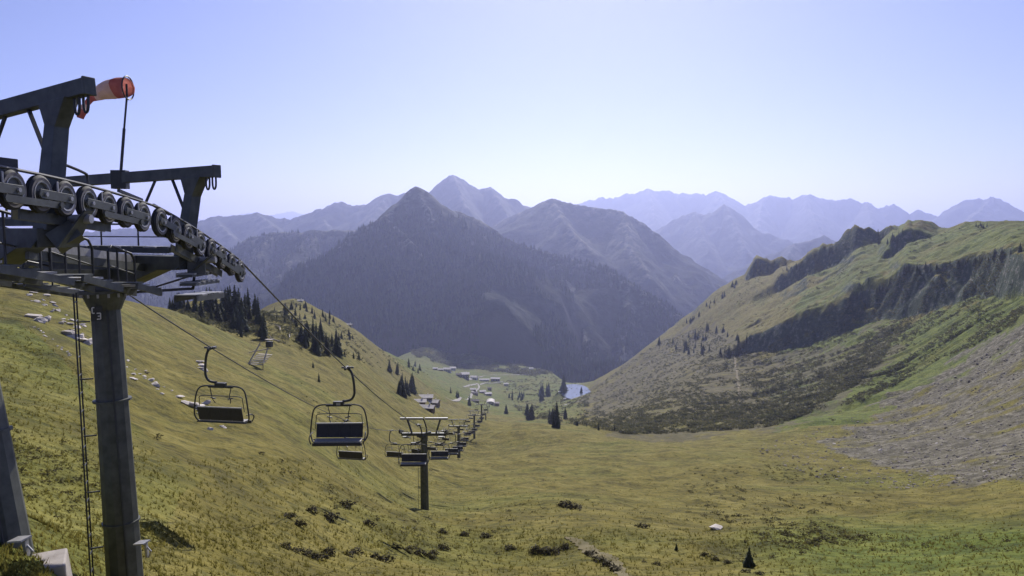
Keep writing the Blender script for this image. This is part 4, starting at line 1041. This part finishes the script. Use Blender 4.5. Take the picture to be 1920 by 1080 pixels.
grove([(854, 742), (866, 746), (866, 752), (856, 751)], 4, (11, 16), 'spruce in the group of four on the meadow right of the alp', 'valley spruces near the alp')
grove([(872, 755), (882, 757), (880, 764), (873, 763)], 3, (14, 18), 'spruce in the tight trio above the lowest pylons', 'valley spruces near the alp')
grove([(1012, 786), (1062, 784), (1056, 803), (1018, 804)], 9, (20, 44), 'dark spruce in the tallest clump on the lip of the bowl', 'spruces on the lip of the bowl')
grove([(986, 778), (1004, 776), (1004, 790), (988, 792)], 6, (22, 34), 'dark spruce in the clump left of the tallest lip clump', 'spruces on the lip of the bowl')
grove([(1014, 742), (1030, 742), (1030, 756), (1016, 756)], 6, (24, 34), 'dark spruce in the narrow clump between lip and pond', 'spruces between lip and pond')
grove([(1050, 728), (1060, 730), (1058, 744), (1050, 742)], 4, (20, 30), 'spruce standing at the left shore of the pond', 'spruces at the pond')
lone(1090, 738, 14, 'small spruce at the right shore of the pond', 'spruces at the pond')
grove([(952, 738), (985, 740), (985, 752), (955, 750)], 12, (8, 14), 'small spruce in the low valley row left of the pond', 'small spruces on the valley meadow')
lone(949, 776, 20, 'spruce standing alone just right of the valley station', 'valley spruces near the station'); lone(1082, 798, 10, 'tiny spruce on the lip of the bowl below the pond', 'spruces on the lip of the bowl')
lone(1122, 806, 16, 'small spruce at the right end of the bowl lip', 'spruces on the lip of the bowl'); lone(1152, 807, 13, 'smaller spruce at the far right end of the bowl lip', 'spruces on the lip of the bowl')
grove([(1440, 488), (1480, 500), (1530, 482), (1570, 465), (1570, 475), (1500, 515), (1450, 505)], 20, (6, 11), 'tiny spruce along the rocky left part of right-hand ridge', 'spruces along the right-hand ridge', 600)
grove([(1280, 608), (1350, 552), (1440, 488), (1448, 494), (1360, 556), (1290, 614)], 26, (6, 11), 'tiny spruce on the descending skyline left of the right-hand crags', 'spruces on the descending skyline', 600)
grove([(1540, 470), (1606, 428), (1690, 434), (1735, 418), (1800, 426), (1870, 422), (1870, 426), (1800, 430), (1735, 424), (1690, 439), (1606, 434), (1545, 474)], 9, (6, 10), 'tiny spruce on the very crest of the right-hand ridge', 'spruces on the ridge crest', 600)
grove([(1635, 440), (1690, 440), (1690, 462), (1640, 468)], 12, (9, 16), 'small spruce in the rocky gully under the right-hand ridge crest', 'spruces under the ridge crest', 600)
grove([(1590, 562), (1650, 548), (1695, 508), (1770, 502), (1830, 492), (1918, 468), (1918, 474), (1830, 498), (1770, 507), (1700, 514), (1655, 556), (1592, 570)], 44, (9, 18), 'small spruce on the edge above the dark cliff band', 'spruces along the cliff edge', 400)
grove([(1230, 645), (1330, 612), (1400, 640), (1400, 668), (1300, 668), (1240, 662)], 36, (10, 18), 'small spruce in the scrub wood left of the dark cliff', 'spruces in the scrub wood', 400)
lone(1404, 1062, 38, 'young bushy spruce alone on the meadow at the bottom right', 'young spruces on the foreground meadow', 20, 1.7)
lone(1268, 1032, 16, 'very small young spruce left of the bushy one at the bottom', 'young spruces on the foreground meadow', 20, 1.6)

# ------------------------------------------------------------------ scrub, scree and grass: too many to count
def scatter_mesh(name, pts, radii, base_v, base_f, mat, squash=0.7, jitter=0.25, seed=1, smooth=False):
    rg = np.random.default_rng(seed); n = len(pts); k = len(base_v)
    v = np.repeat(base_v[None], n, 0) * (1 + jitter * rg.standard_normal((n, k, 1)))
    a = rg.uniform(0, 6.283, n); ca, sa = np.cos(a), np.sin(a)
    vx = v[..., 0] * ca[:, None] - v[..., 1] * sa[:, None]; vy = v[..., 0] * sa[:, None] + v[..., 1] * ca[:, None]
    sx = rg.uniform(0.75, 1.35, n)[:, None]
    out = np.stack([vx * radii[:, None] * sx + pts[:, 0:1], vy * radii[:, None] / sx + pts[:, 1:2], v[..., 2] * radii[:, None] * squash + pts[:, 2:3]], -1)
    f = (base_f[None] + (np.arange(n) * k)[:, None, None]).reshape(-1, base_f.shape[1])
    return np_mesh(name, out.reshape(-1, 3), f, smooth)
def ico(sub):
    bm = bmesh.new(); bmesh.ops.create_icosphere(bm, subdivisions=sub, radius=1.0)
    v = np.array([q.co[:] for q in bm.verts]); f = np.array([[q.index for q in ff.verts] for ff in bm.faces]); bm.free(); return v, f
IV1, IF1 = ico(1); IV2, IF2 = ico(2)
def leafy(nl, seed):
    """a clump of leaf-sized faces filling a dome"""
    rg = np.random.default_rng(seed); v = []; f = []
    for k in range(nl):
        d = rg.standard_normal(3); d[2] = abs(d[2]) * 0.9; d /= np.linalg.norm(d); r = rg.uniform(0.55, 1.05); c = d * r
        t = np.cross(d, rg.standard_normal(3)); t /= np.linalg.norm(t); w = np.cross(d, t); s = rg.uniform(0.16, 0.34)
        nn = d * rg.uniform(-0.1, 0.22)
        v += [c - t * s, c + w * s * 0.6 + nn, c + t * s, c - w * s * 0.6 - nn]; f.append([4 * k, 4 * k + 1, 4 * k + 2, 4 * k + 3])
    return np.array(v), np.array(f)
def sample_region(poly, n, dmin, dmax=3300, ok=None):
    xs = [q[0] for q in poly]; ys = [q[1] for q in poly]; rg = np.random.default_rng(int(sum(xs) + sum(ys)) + n); out = []; got = 0
    for _ in range(8):
        a = rg.uniform(min(xs), max(xs), n * 2); b2 = rg.uniform(min(ys), max(ys), n * 2); k = poly_mask(a, b2, poly)
        x_, y_, z_ = hit_many(a[k], b2[k], dmin, dmax)
        if ok is not None: k = ok(x_, y_, rg); x_, y_, z_ = x_[k], y_[k], z_[k]
        out.append(np.stack([x_, y_, z_], 1)); got += len(x_)
        if got >= n: break
    return np.concatenate(out)[:n]
def clumpy(scale, thr, seed):
    return lambda x_, y_, rg: fbm(x_ / scale, y_ / scale, seed, 3) + rg.uniform(-0.35, 0.35, len(x_)) > thr
LV, LF = leafy(20, 5)
def shrubs(name, regs, mat, seed, squash=0.8):
    P_, R_ = [], []
    for poly, n, dmin, r0, r1, thr in regs:
        q = sample_region(poly, n, dmin, 3300, clumpy(30, thr, seed))
        P_.append(q); R_.append(np.random.default_rng(seed).uniform(r0, r1, len(q)) ** 1.0)
    P_ = np.concatenate(P_); R_ = np.concatenate(R_)
    return link(name, scatter_mesh(name, P_, R_, LV, LF, mat, squash, 0.12, seed), mat)
tag(shrubs('alder_scrub', [
    ([(1105, 800), (1115, 730), (1160, 692), (1230, 645), (1320, 610), (1420, 672), (1500, 675), (1580, 658), (1660, 615), (1720, 590), (1640, 690), (1560, 760), (1450, 800), (1300, 812), (1180, 815)], 7500, 300, 0.9, 2.9, -0.5),
    ([(1640, 640), (1720, 590), (1920, 535), (1920, 600), (1760, 680), (1640, 740), (1560, 790), (1540, 770)], 2200, 250, 0.6, 2.0, 0.1),
    ([(1400, 672), (1590, 565), (1700, 505), (1920, 465), (1920, 540), (1710, 590), (1620, 640), (1500, 672)], 1900, 300, 0.9, 2.2, -0.1),
    ([(1230, 640), (1350, 545), (1440, 482), (1600, 430), (1690, 470), (1560, 560), (1400, 630)], 500, 300, 1.0, 2.6, 0.2),
    ([(1680, 430), (1920, 418), (1920, 440), (1760, 470), (1690, 490)], 60, 300, 1.0, 2.0, 0.2)], M['shrub'], 71),
    'dense green alder scrub covering the lower right-hand slope', 'scrub', kind='stuff')
tag(shrubs('hillside_bushes', [
    ([(330, 585), (440, 565), (510, 590), (600, 610), (640, 660), (500, 655), (440, 630)], 900, 120, 0.6, 1.9, -0.35),
    ([(490, 590), (560, 560), (700, 650), (860, 715), (700, 690), (600, 640)], 420, 200, 0.8, 2.2, 0.0),
    ([(930, 715), (1050, 700), (1110, 735), (1100, 800), (1000, 790), (960, 760)], 700, 300, 1.5, 4.5, -0.1),
    ([(760, 640), (870, 655), (960, 680), (1050, 700), (1000, 705), (860, 690), (780, 670)], 800, 900, 5, 12, -0.2)], M['shrub'], 83),
    'mixed green bushes dotted over the hillside and the valley floor', 'bushes', kind='stuff')
tag(shrubs('meadow_heath', [
    ([(230, 700), (600, 700), (860, 800), (1400, 800), (1900, 900), (1900, 1040), (1200, 1060), (500, 1070), (300, 1000)], 420, 30, 0.12, 0.45, 0.25),
    ([(0, 650), (150, 700), (230, 830), (150, 1000), (0, 900)], 160, 15, 0.08, 0.25, 0.2),
    ([(1280, 880), (1600, 860), (1700, 1000), (1500, 1040), (1300, 960)], 330, 30, 0.2, 0.65, 0.2)], M['heath'], 91, 0.6),
    'low brownish dwarf heath dotted over the foreground meadow', 'heath', kind='stuff')
# scree stones
q = sample_region([(1400, 838), (1560, 798), (1700, 745), (1920, 625), (1920, 900), (1700, 920), (1500, 890)], 3600, 60)
rr = np.random.default_rng(5); rad = (0.08 + 0.30 * rr.random(len(q)) ** 4) * (0.6 + q[:, 1] / 300)
tag(link('scree_stones', scatter_mesh('scree_stones', q, rad, IV1, IF1, None, 0.6, 0.3, 12), M['rock_grey']), 'loose grey stones of the scree fan on the right', 'stones', kind='stuff')
# grass tufts close to the camera
def tuft_base(seed):
    rg = np.random.default_rng(seed); v = []; f = []
    for k in range(6):
        a = rg.uniform(0, 6.283); r = rg.uniform(0.0, 0.5); c = np.array([math.cos(a) * r, math.sin(a) * r, -0.1]); b2 = rg.uniform(0, 6.283)
        w = np.array([math.cos(b2), math.sin(b2), 0]) * 0.10; tip = c + np.array([rg.uniform(-.5, .5), rg.uniform(-.5, .5), rg.uniform(0.6, 1.2)])
        v += [c - w, c + w, tip]; f.append([3 * k, 3 * k + 1, 3 * k + 2])
    return np.array(v), np.array(f)
gv, gf = tuft_base(3)
q = np.concatenate([sample_region([(0, 980), (1920, 1000), (1920, 1085), (0, 1085)], 5000, 8, 90), sample_region([(0, 560), (150, 700), (300, 860), (1920, 860), (1920, 1030), (0, 1030)], 7000, 20, 160)])
rad = np.random.default_rng(6).uniform(0.07, 0.19, len(q)) * (0.6 + np.clip(q[:, 1], 0, 60) / 60)
tag(link('meadow_grass', scatter_mesh('meadow_grass', q, rad, gv, gf, None, 1.0, 0.2, 14), M['tuft']), 'tufts of olive alpine grass on the near meadow', 'grass', kind='stuff')

# ------------------------------------------------------------------ dwarf shrubs one can count
SHRUBV = [leafy(230, 40 + k) for k in range(4)]
SHM = []
for k, (v, f) in enumerate(SHRUBV):
    v = v.copy(); v[:, 2] *= 0.8; lobes = 1 + 0.35 * np.sin(3 * np.arctan2(v[:, 1], v[:, 0]) + k); v[:, :2] *= lobes[:, None]
    # smaller leaves
    vv = v.reshape(-1, 4, 3); c = vv.mean(1, keepdims=True); vv = c + (vv - c) * 0.5; m_ = np_mesh('foliage', vv.reshape(-1, 3), f, False); m_.materials.append(M['dwarf']); SHM.append(m_)
stems = MB()
for a in np.linspace(0, 6.28, 7)[:-1]: stems.tube([(0, 0, -0.15), (0.3 * math.cos(a), 0.3 * math.sin(a), 0.25), (0.6 * math.cos(a), 0.6 * math.sin(a), 0.55)], [0.03, 0.02, 0.01], 4)
STEM = bpy.data.meshes.new('stems'); STEM.from_pydata(stems.v, [], stems.f); STEM.materials.append(M['bark'])
def dwarf_shrub(px, py, wpx, label, group):
    p = hit(px, py, 12)
    if p is None: return
    o = empty('dwarf_shrub', p, random.random() * 6.28); s = wpx * 0.5 * p.y / FPX; o.scale = (s, s * random.uniform(0.8, 1.2), s * random.uniform(0.8, 1.2)); tag(o, label, 'shrub', group)
    link('foliage', random.choice(SHM), None, o); link('stems', STEM, None, o)
for px, py, w in ((535, 1028, 26), (556, 1036, 30), (578, 1044, 36), (600, 1050, 34), (618, 1038, 30)): dwarf_shrub(px, py, w, 'brown-green dwarf shrub in the leftmost clump at the bottom of the slope', 'shrubs of the left foreground clump')
for px, py, w in ((655, 1042, 28), (668, 1038, 26)): dwarf_shrub(px, py, w, 'brown-green dwarf shrub in the small pair right of the left clump', 'shrubs of the small foreground pair')
for px, py, w in ((705, 1048, 26), (722, 1054, 30)): dwarf_shrub(px, py, w, 'upright dwarf shrub in the pair below the middle of the slope', 'shrubs of the upright pair')
for px, py, w in ((740, 1028, 24), (765, 1034, 26), (785, 1040, 28), (808, 1044, 30), (830, 1030, 24)): dwarf_shrub(px, py, w, 'dark dwarf shrub in the long row below the portal-framed pylon', 'shrubs of the long foreground row')
for px, py, w in ((955, 1030, 24), (1005, 1034, 26), (1022, 1036, 28), (1040, 1036, 28), (1060, 1028, 22)): dwarf_shrub(px, py, w, 'brown dwarf shrub in the row left of the bare earth track', 'shrubs left of the earth track')
for px, py, w in ((1108, 1042, 24), (1122, 1052, 26), (1138, 1062, 28), (1154, 1070, 26)): dwarf_shrub(px, py, w, 'pale tufted shrub along the bare earth track at the bottom', 'shrubs along the earth track')
for px, py, w in ((560, 985, 26), (585, 960, 30), (620, 975, 34), (650, 950, 30), (540, 970, 26), (690, 985, 26), (830, 1000, 22), (870, 1004, 22), (910, 1008, 22)): dwarf_shrub(px, py, w, 'dark dwarf shrub in the loose patch left of the portal-framed pylon foot', 'shrubs by the pylon foot')
for px, py, w in ((1320, 1042, 16), (1342, 1050, 18), (1364, 1056, 18), (1400, 1074, 20), (1425, 1078, 18), (1232, 1060, 16), (1205, 990, 26), (1080, 955, 30), (1060, 950, 26)): dwarf_shrub(px, py, w, 'low dark shrub scattered on the meadow right of the earth track', 'shrubs right of the earth track')

# ------------------------------------------------------------------ pale rocks on the left slope
RKM = []
for k in range(5):
    rg = np.random.default_rng(200 + k); v = IV2.copy(); d = rg.standard_normal((7, 3)); d /= np.linalg.norm(d, axis=1)[:, None]
    for q_ in d: s_ = v @ q_; v -= np.maximum(s_ - rg.uniform(0.45, 0.75), 0)[:, None] * q_[None]
    v *= 1 + 0.06 * rg.standard_normal((len(v), 1)); v[:, 2] *= 0.62
    m_ = np_mesh('rock', v, IF2, False); m_.materials.append(M['rock']); RKM.append(m_)
def rock(px, py, w, label, group):
    p = hit(px, py, 18, 700)
    if p is None: return
    o = link('rock', random.choice(RKM)); s = w * 0.78 * p.y / FPX
    o.location = p + Vector((0, 0, s * 0.12)); o.scale = (s, s * random.uniform(0.7, 1.2), s * random.uniform(0.6, 0.9)); o.rotation_euler = (random.uniform(-.3, .3), random.uniform(-.2, .5), random.random() * 6.28)
    tag(o, label, 'rock', group)
G = 'pale limestone rocks on the left slope'
for px, py, w in ((62, 596, 20), (73, 603, 24), (84, 600, 14)): rock(px, py, w, 'pale limestone rock in the cluster high on the left slope', G)
for px, py, w in ((126, 628, 22), (138, 634, 26), (150, 640, 22), (162, 645, 18)): rock(px, py, w, 'large whitish rock slab just left of the pylon ladder', G)
for k in range(52):
    t = random.random(); rock(20 + 150 * t + random.uniform(-14, 14), 520 + 115 * t + random.uniform(-14, 12), random.uniform(4, 10), 'small pale stone in the stony streak left of the pylon column', G)
for k in range(16):
    t = random.random(); rock(65 + 70 * t, 612 + 58 * t + random.uniform(-3, 3), random.uniform(3, 6), 'tiny pale stone along the thin line of stones on the left meadow', G)
for px, py, w in ((251, 712, 12), (292, 723, 20), (282, 714, 10)): rock(px, py, w, 'pale boulder between the pylon column and the left chair', G)
for k in range(18):
    t = random.random(); rock(228 + 105 * t, 678 + 70 * t + random.uniform(-12, 12), random.uniform(3, 7), 'small pale stone on the meadow right of the pylon column', G)
for px, py, w in ((336, 745, 14), (350, 757, 14), (362, 760, 18), (372, 764, 20), (384, 758, 16), (378, 770, 16)): rock(px, py, w, 'pale rock in the heap seen through the left chair frame', G)
for px, py, w in ((374, 680, 12), (380, 688, 14), (383, 695, 16), (376, 692, 10)): rock(px, py, w, 'pale rock in the small outcrop behind the left chair hanger', G)
for px, py, w in ((394, 806, 10), (415, 800, 8), (421, 802, 6)): rock(px, py, w, 'small pale stone just below the left chair', G)
rock(1343, 992, 20, 'pale flat rock alone on the meadow at the lower right', 'pale rocks on the right')
for k in range(14):
    rock(random.uniform(1560, 1900), random.uniform(790, 900), random.uniform(3, 6), 'pale stone lying on the grey scree fan at the right', 'pale rocks on the right')

# ------------------------------------------------------------------ fallen bleached trunks
for pts, r, lab in (([(507, 650), (512, 638), (518, 630)], 0.30, 'bleached fallen trunk lying steepest beside the spruce stand'), ([(510, 628), (522, 618), (532, 612)], 0.28, 'bleached fallen trunk with a kink above the steep one'),
                    ([(533, 640), (543, 632), (552, 628)], 0.26, 'bleached fallen trunk right of the kinked one, pointing right'), ([(590, 666), (600, 658), (607, 653)], 0.26, 'thin bleached trunk lying at the foot of the shaded spruce wedge')):
    P_ = [hit(a, b2, 100) for a, b2 in pts]
    if None in P_: continue
    P_ = [p + Vector((0, 0, 0.5 + 0.5 * k)) for k, p in enumerate(P_)]
    d = sum(p.y for p in P_) / 3; P_ = [Vector((p.x, d + (p.y - d) * 0.3, p.z)) for p in P_]
    P_ = [Vector((p.x, p.y, max(p.z, ground(p.x, p.y) + 0.3))) for p in P_]
    b = MB().tube(smooth_path(P_, 4), [r * (1 - 0.06 * k) for k in range(9)], 7); mid = smooth_path(P_, 4)
    for k in (3, 5, 7): b.tube([mid[k], mid[k] + Vector((random.uniform(-1, 1), -.4, random.uniform(0.5, 1.4)))], [r * 0.4, r * 0.12], 5)
    tag(b.build('dead_trunk', M['deadwood'], smooth=True), lab, 'trunk', 'bleached fallen trunks')

# ------------------------------------------------------------------ buildings
def house(px, py, wm, dm, hm, label, roof='roof_pale', wall='plaster', rot=0.0, pitch=0.42, name='house', group='houses in the valley', dmin=250, nw=3, flat=False):
    p = hit(px, py, dmin)
    if p is None or p.y > 2600: return
    kk = p.y / FPX; hm *= kk * wm / 16 * 1.0 if False else kk; wm *= kk; dm *= kk
    root = empty(name, p, rot); tag(root, label, 'building', group)
    zlow = min(ground(p.x + a * wm / 2, p.y + b2 * dm / 2) for a in (-1, 1) for b2 in (-1, 1)) - p.z - 0.5
    rh = pitch * dm / 2
    w = MB(); x, y_, = wm / 2, dm / 2
    w.add([(-x, -y_, zlow), (x, -y_, zlow), (x, y_, zlow), (-x, y_, zlow), (-x, -y_, hm), (x, -y_, hm), (x, y_, hm), (-x, y_, hm), (-x, 0, hm + rh), (x, 0, hm + rh)],
          [(0, 1, 5, 4), (1, 2, 6, 9, 5), (2, 3, 7, 6), (3, 0, 4, 8, 7)])
    w.build('wall', M[wall], root)
    ov = 0.09 * dm + 0.4
    for s in (-1, 1):
        e = Vector((0, s * (y_ + ov), hm - pitch * ov)); r = Vector((0, 0, hm + rh))
        X = Vector((x + ov, 0, 0)); nr = Vector((0, s * pitch, 1)).normalized()
        MB().plate([e - X, e + X, r + X, r - X], 0.25, nr).build('roof_side', M[roof], root)
    for k in range(nw):
        for zz in ([hm * 0.62] if hm < 5 else [hm * 0.3, hm * 0.72]):
            cx = -x + wm * (k + 0.5) / nw; f = MB().bar((cx - wm * .06, -y_ - 0.03, zz), (cx + wm * .06, -y_ - 0.03, zz), 0.10, hm * .34).build('window', M['white'], root)
            MB().bar((cx - wm * .045, -y_ - 0.09, zz), (cx + wm * .045, -y_ - 0.09, zz), 0.04, hm * .27).build('pane', M['glass'], f)
    dr = MB().bar((x + 0.04, -0.6, 1.0), (x + 0.04, 0.6, 1.0), 0.10, 2.0).build('door', M['wood'], root)
    c = MB().bar((x * 0.4, dm * 0.1, hm + rh * 0.5), (x * 0.4, dm * 0.1, hm + rh + 0.9), 0.7, 0.7).build('chimney', M['plaster'], root)
    return root
A_ = 'buildings of the alp above the lift line'
house(797, 748, 27, 17, 5, 'topmost long pale-roofed barn of the alp beside the clump of spruces', rot=0.08, group=A_, name='barn', wall='wood')
house(788, 756, 19, 15, 5, 'left pale-roofed barn of the alp, below the topmost one', rot=0.10, group=A_, name='barn', wall='wood')
house(813, 758, 20, 16, 6, 'right pale-roofed house of the alp, below the topmost barn', rot=-0.25, group=A_, name='house', wall='wood')
house(800, 767, 28, 16, 5, 'lowest pale-roofed barn of the alp nearest the lift', rot=-0.2, group=A_, name='barn', wall='wood')
V_ = 'village houses in the valley'
for px, py, w_, d_, h_, lab, rf, wl, ro in (
    (816, 693, 8, 6, 3, 'leftmost small pale house at the upper edge of the village', 'roof_pale', 'wood', 0.1),
    (826, 695, 9, 6, 3, 'second small pale house from the left in the village', 'roof_pale', 'wood', 0.0),
    (839, 697, 13, 9, 6, 'larger white house with pale roof, third from the left in the village', 'roof_pale', 'plaster', -0.2),
    (849, 694, 10, 8, 5, 'white house just behind the larger one in the upper village', 'roof_pale', 'plaster', 0.2),
    (872, 710, 14, 12, 10, 'tall dark hotel block with pale roof in the middle of the village', 'roof_pale', 'wood', 0.1),
    (860, 706, 9, 8, 5, 'dark-roofed chalet left of the tall hotel block', 'roof_dark', 'wood', 0.2),
    (889, 711, 12, 9, 5, 'pale-roofed house right of the tall hotel block', 'roof_pale', 'plaster', -0.3),
    (908, 714, 18, 7, 3, 'long low pale building beside the road in the village', 'roof_pale', 'plaster', 0.05),
    (929, 714, 16, 9, 5, 'broad pale-roofed house right of the long low building', 'roof_pale', 'wood', -0.1),
    (949, 723, 8, 6, 4, 'small white hut alone on the right edge of the village', 'roof_pale', 'plaster', 0.0),
    (887, 733, 10, 8, 4, 'pale-roofed chalet on the left of the lower village row', 'roof_pale', 'wood', 0.1),
    (890, 740, 12, 8, 4, 'dark chalet at the foot of the lower village row', 'roof_dark', 'wood', 0.1),
    (905, 737, 11, 8, 4, 'pale-roofed chalet in the middle of the lower village row', 'roof_pale', 'wood', 0.2),
    (915, 741, 12, 8, 4, 'chalet at the right end of the lower village row', 'roof_pale', 'wood', 0.3),
    (918, 732, 7, 6, 5, 'small dark chalet above the right end of the lower village row', 'roof_dark', 'wood', 0.0),
    (891, 754, 14, 8, 4, 'dark-roofed barn on the meadow left of the valley station', 'roof_dark', 'wood', -0.1),
    (996, 693, 7, 5, 3, 'small white house up on the wooded slope above the road', 'roof_pale', 'plaster', 0.0),
    (1049, 737, 4, 4, 3, 'tiny white hut left of the pond', 'roof_pale', 'plaster', 0.0),
    (1059, 750, 4, 4, 3, 'tiny white hut below the lower left corner of the pond', 'roof_pale', 'plaster', 0.0)):
    house(px, py, w_, d_, h_, lab, rf, wl, ro, group=V_)
house(563, 566, 9, 6, 3, 'white hut on the crest of the left hillside', 'roof_pale', 'plaster', 0.2, name='hut', group='huts on the left hillside', nw=2)
house(655, 611, 10, 6, 3, 'white hut lower on the edge of the left hillside', 'roof_pale', 'plaster', -0.2, name='hut', group='huts on the left hillside', nw=2)

# valley station: round-ended hall where the line ends
sp_ = line_pts[-1]; so_ = Vector((sp_.x, sp_.y + 8, ground(sp_.x, sp_.y + 8))); stn = empty('valley_station', so_); tag(stn, 'pale round-roofed valley station where the lift cables end', 'station')
b = MB(); b.bar((0, -12, 3.5), (0, 10, 3.5), 13, 8); b.build('hall', M['plaster'], stn)
v = []; f = []; nseg = 12
for yy in (-14, 11):
    for k in range(nseg + 1): a = math.pi * k / nseg; v.append((math.cos(a) * 8.2, yy, 6.5 + math.sin(a) * 4.6))
for k in range(nseg): f.append((k, k + 1, nseg + 2 + k, nseg + 1 + k))
f.append(tuple(range(nseg + 1))); f.append(tuple(range(nseg + 1, 2 * nseg + 2)))
MB().add(v, f).build('vaulted_roof', M['roof_pale'], stn)
MB().bar((-4.2, -12.1, 3.4), (4.2, -12.1, 3.4), 0.3, 6).build('opening', M['glass'], stn)
sh = MB(); sh.bar((12, -6, 2.2), (12, 6, 2.2), 9, 6); sh.build('annex', M['wood'], stn); MB().plate([(7, -7, 5.6), (17, -7, 5.0), (17, 7, 5.0), (7, 7, 5.6)], 0.3, (0, 0, 1)).build('annex_roof', M['roof_dark'], stn)

# small timber platform with a machine housing on the left hillside
hp_ = hit(474, 686, 80); pf = empty('timber_platform', hp_, -0.12); tag(pf, 'pale timber platform with rails and a dark housing on the left hillside', 'platform')
k_ = 1.35 * hp_.y / FPX
def L3(dx, dy, dz): return Vector((dx * k_, dz, dy * k_))
for j in range(7):
    MB().bar(L3(-6, 3 + 1.5 * j, 0.8 * j), L3(15, 2 + 1.5 * j, 0.8 * j), 0.85, 0.08).build('deck_board', M['deadwood'], pf)
for x0 in (-5, 15):
    MB().bar(L3(x0, -8, 0), L3(x0, 4, 0), 0.12, 0.12).build('leg', M['wood'], pf)
MB().bar(L3(-14, 16, 3), L3(13, 20, 5), 0.25, 0.2).build('back_rail', M['deadwood'], pf)
MB().bar(L3(-7, 0, -0.5), L3(-3, 27, 5), 0.22, 0.22).build('side_rail', M['deadwood'], pf); MB().bar(L3(16, 4, -0.3), L3(9, 22, 5), 0.22, 0.22).build('side_rail', M['deadwood'], pf)
hb_ = MB(); hb_.bar(L3(7, 26, 5), L3(15, 26, 5), 1.2, 1.3); hb_.build('housing', M['steel_dark'], pf, bevel=0.04); MB().bar(L3(6, 33, 5), L3(16, 33, 5), 1.4, 0.12).build('housing_roof', M['deadwood'], pf)
MB().tube([L3(-3, 24, 5), L3(-3, 34, 5)], 0.07, 6).build('post', M['wood'], pf)

# concrete plinth at the foot of the nearest pylon
c0 = hit(95, 1066, 8); pl = MB()
c0 = Vector((c0.x, c0.y, c0.z))
pl.add([(-0.5, -0.5, -0.9), (0.5, -0.5, -0.9), (0.5, 0.5, -0.9), (-0.5, 0.5, -0.9), (-0.4, -0.4, 0.10), (0.4, -0.4, 0.10), (0.4, 0.4, 0.10), (-0.4, 0.4, 0.10)], [(3, 2, 1, 0), (4, 5, 6, 7), (0, 1, 5, 4), (1, 2, 6, 5), (2, 3, 7, 6), (3, 0, 4, 7)])
po = pl.build('concrete_plinth', M['concrete'], bevel=0.03); po.location = c0 + Vector((-0.25, 0.1, 0)); po.rotation_euler = (0, 0, 0.5)
tag(po, 'pale concrete footing beside the pylon at the bottom left corner', 'footing')

# ------------------------------------------------------------------ pond, roads and tracks
pv = []; n_ = 40
for k in range(n_):
    a = 2 * math.pi * k / n_; e = 0.75
    cx, sx = math.cos(a), math.sin(a); pv.append((PC.x + PRX * 1.12 * math.copysign(abs(cx) ** e, cx), PC.y + PRY * 1.12 * math.copysign(abs(sx) ** e, sx), POND_Z))
pm = bpy.data.meshes.new('pond'); pm.from_pydata(pv, [], [tuple(range(n_))])
wm, nt, b = new_mat('pond_water'); b.inputs['Base Color'].default_value = (0.11, 0.135, 0.16, 1); b.inputs['Roughness'].default_value = 0.14; b.inputs['IOR'].default_value = 1.33
nn = noise_node(nt, 0.6, 4); bp = nt.nodes.new('ShaderNodeBump'); bp.inputs['Strength'].default_value = 0.25; nt.links.new(nn.outputs['Fac'], bp.inputs['Height']); nt.links.new(bp.outputs[0], b.inputs['Normal'])
tag(link('pond', pm, wm), kind='structure')
M['earth'] = simple_mat('bare_earth', (0.19, 0.145, 0.085), (0.10, 0.085, 0.03), 1.2, 0.95)
M['turf'] = simple_mat('worn_turf', (0.15, 0.118, 0.045), (0.10, 0.085, 0.026), 1.0, 0.95)
def strip(name, pix, width, mat, dmin, lift=0.25, res=10, taper=False):
    pts = [hit(a, b2, dmin) for a, b2 in pix]; pts = [p for p in pts if p is not None and p.y < 2350]
    if len(pts) < 2: return
    path = smooth_path(pts, res); v = []; f = []
    for i, p in enumerate(path):
        d = path[min(i + 1, len(path) - 1)] - path[max(i - 1, 0)]; wl = (math.sin(math.pi * (0.04 + 0.92 * i / (len(path) - 1))) ** 0.7 if taper else 1.0) * (1 + 0.25 * math.sin(i * 1.7))
        s = Vector((d.y, -d.x, 0)).normalized() * width * wl / 2
        for k in (-1, 0, 1):
            q = p + s * k; v.append((q.x, q.y, ground(q.x, q.y) + lift))
    for i in range(len(path) - 1):
        for k in (0, 1): f.append((i * 3 + k, i * 3 + k + 1, i * 3 + k + 4, i * 3 + k + 3))
    me = bpy.data.meshes.new(name); me.from_pydata(v, [], f); tag(link(name, me, mat), kind='structure')
strip('road', [(880, 712), (905, 706), (930, 704), (960, 703), (990, 703), (1020, 703)], 7, M['road'], 900, 1.2)
strip('road', [(870, 726), (885, 722), (905, 720), (925, 719), (945, 716)], 5, M['road'], 900, 1.0)
strip('road', [(896, 720), (898, 728), (886, 735), (880, 745), (850, 752), (835, 756)], 4, M['road'], 900, 0.8)
strip('footpath', [(1388, 758), (1386, 740), (1384, 715), (1380, 690), (1377, 668)], 2.2, M['earth'], 350, 0.35)
strip('track', [(1052, 762), (1068, 757), (1090, 752)], 5, M['road'], 500, 0.6)
strip('track', [(1120, 738), (1150, 718), (1170, 705)], 4, M['earth'], 500, 0.6)
strip('track', [(1185, 1090), (1155, 1062), (1122, 1040), (1090, 1020), (1060, 1008)], 1.3, M['turf'], 20, 0.07, 14, True)
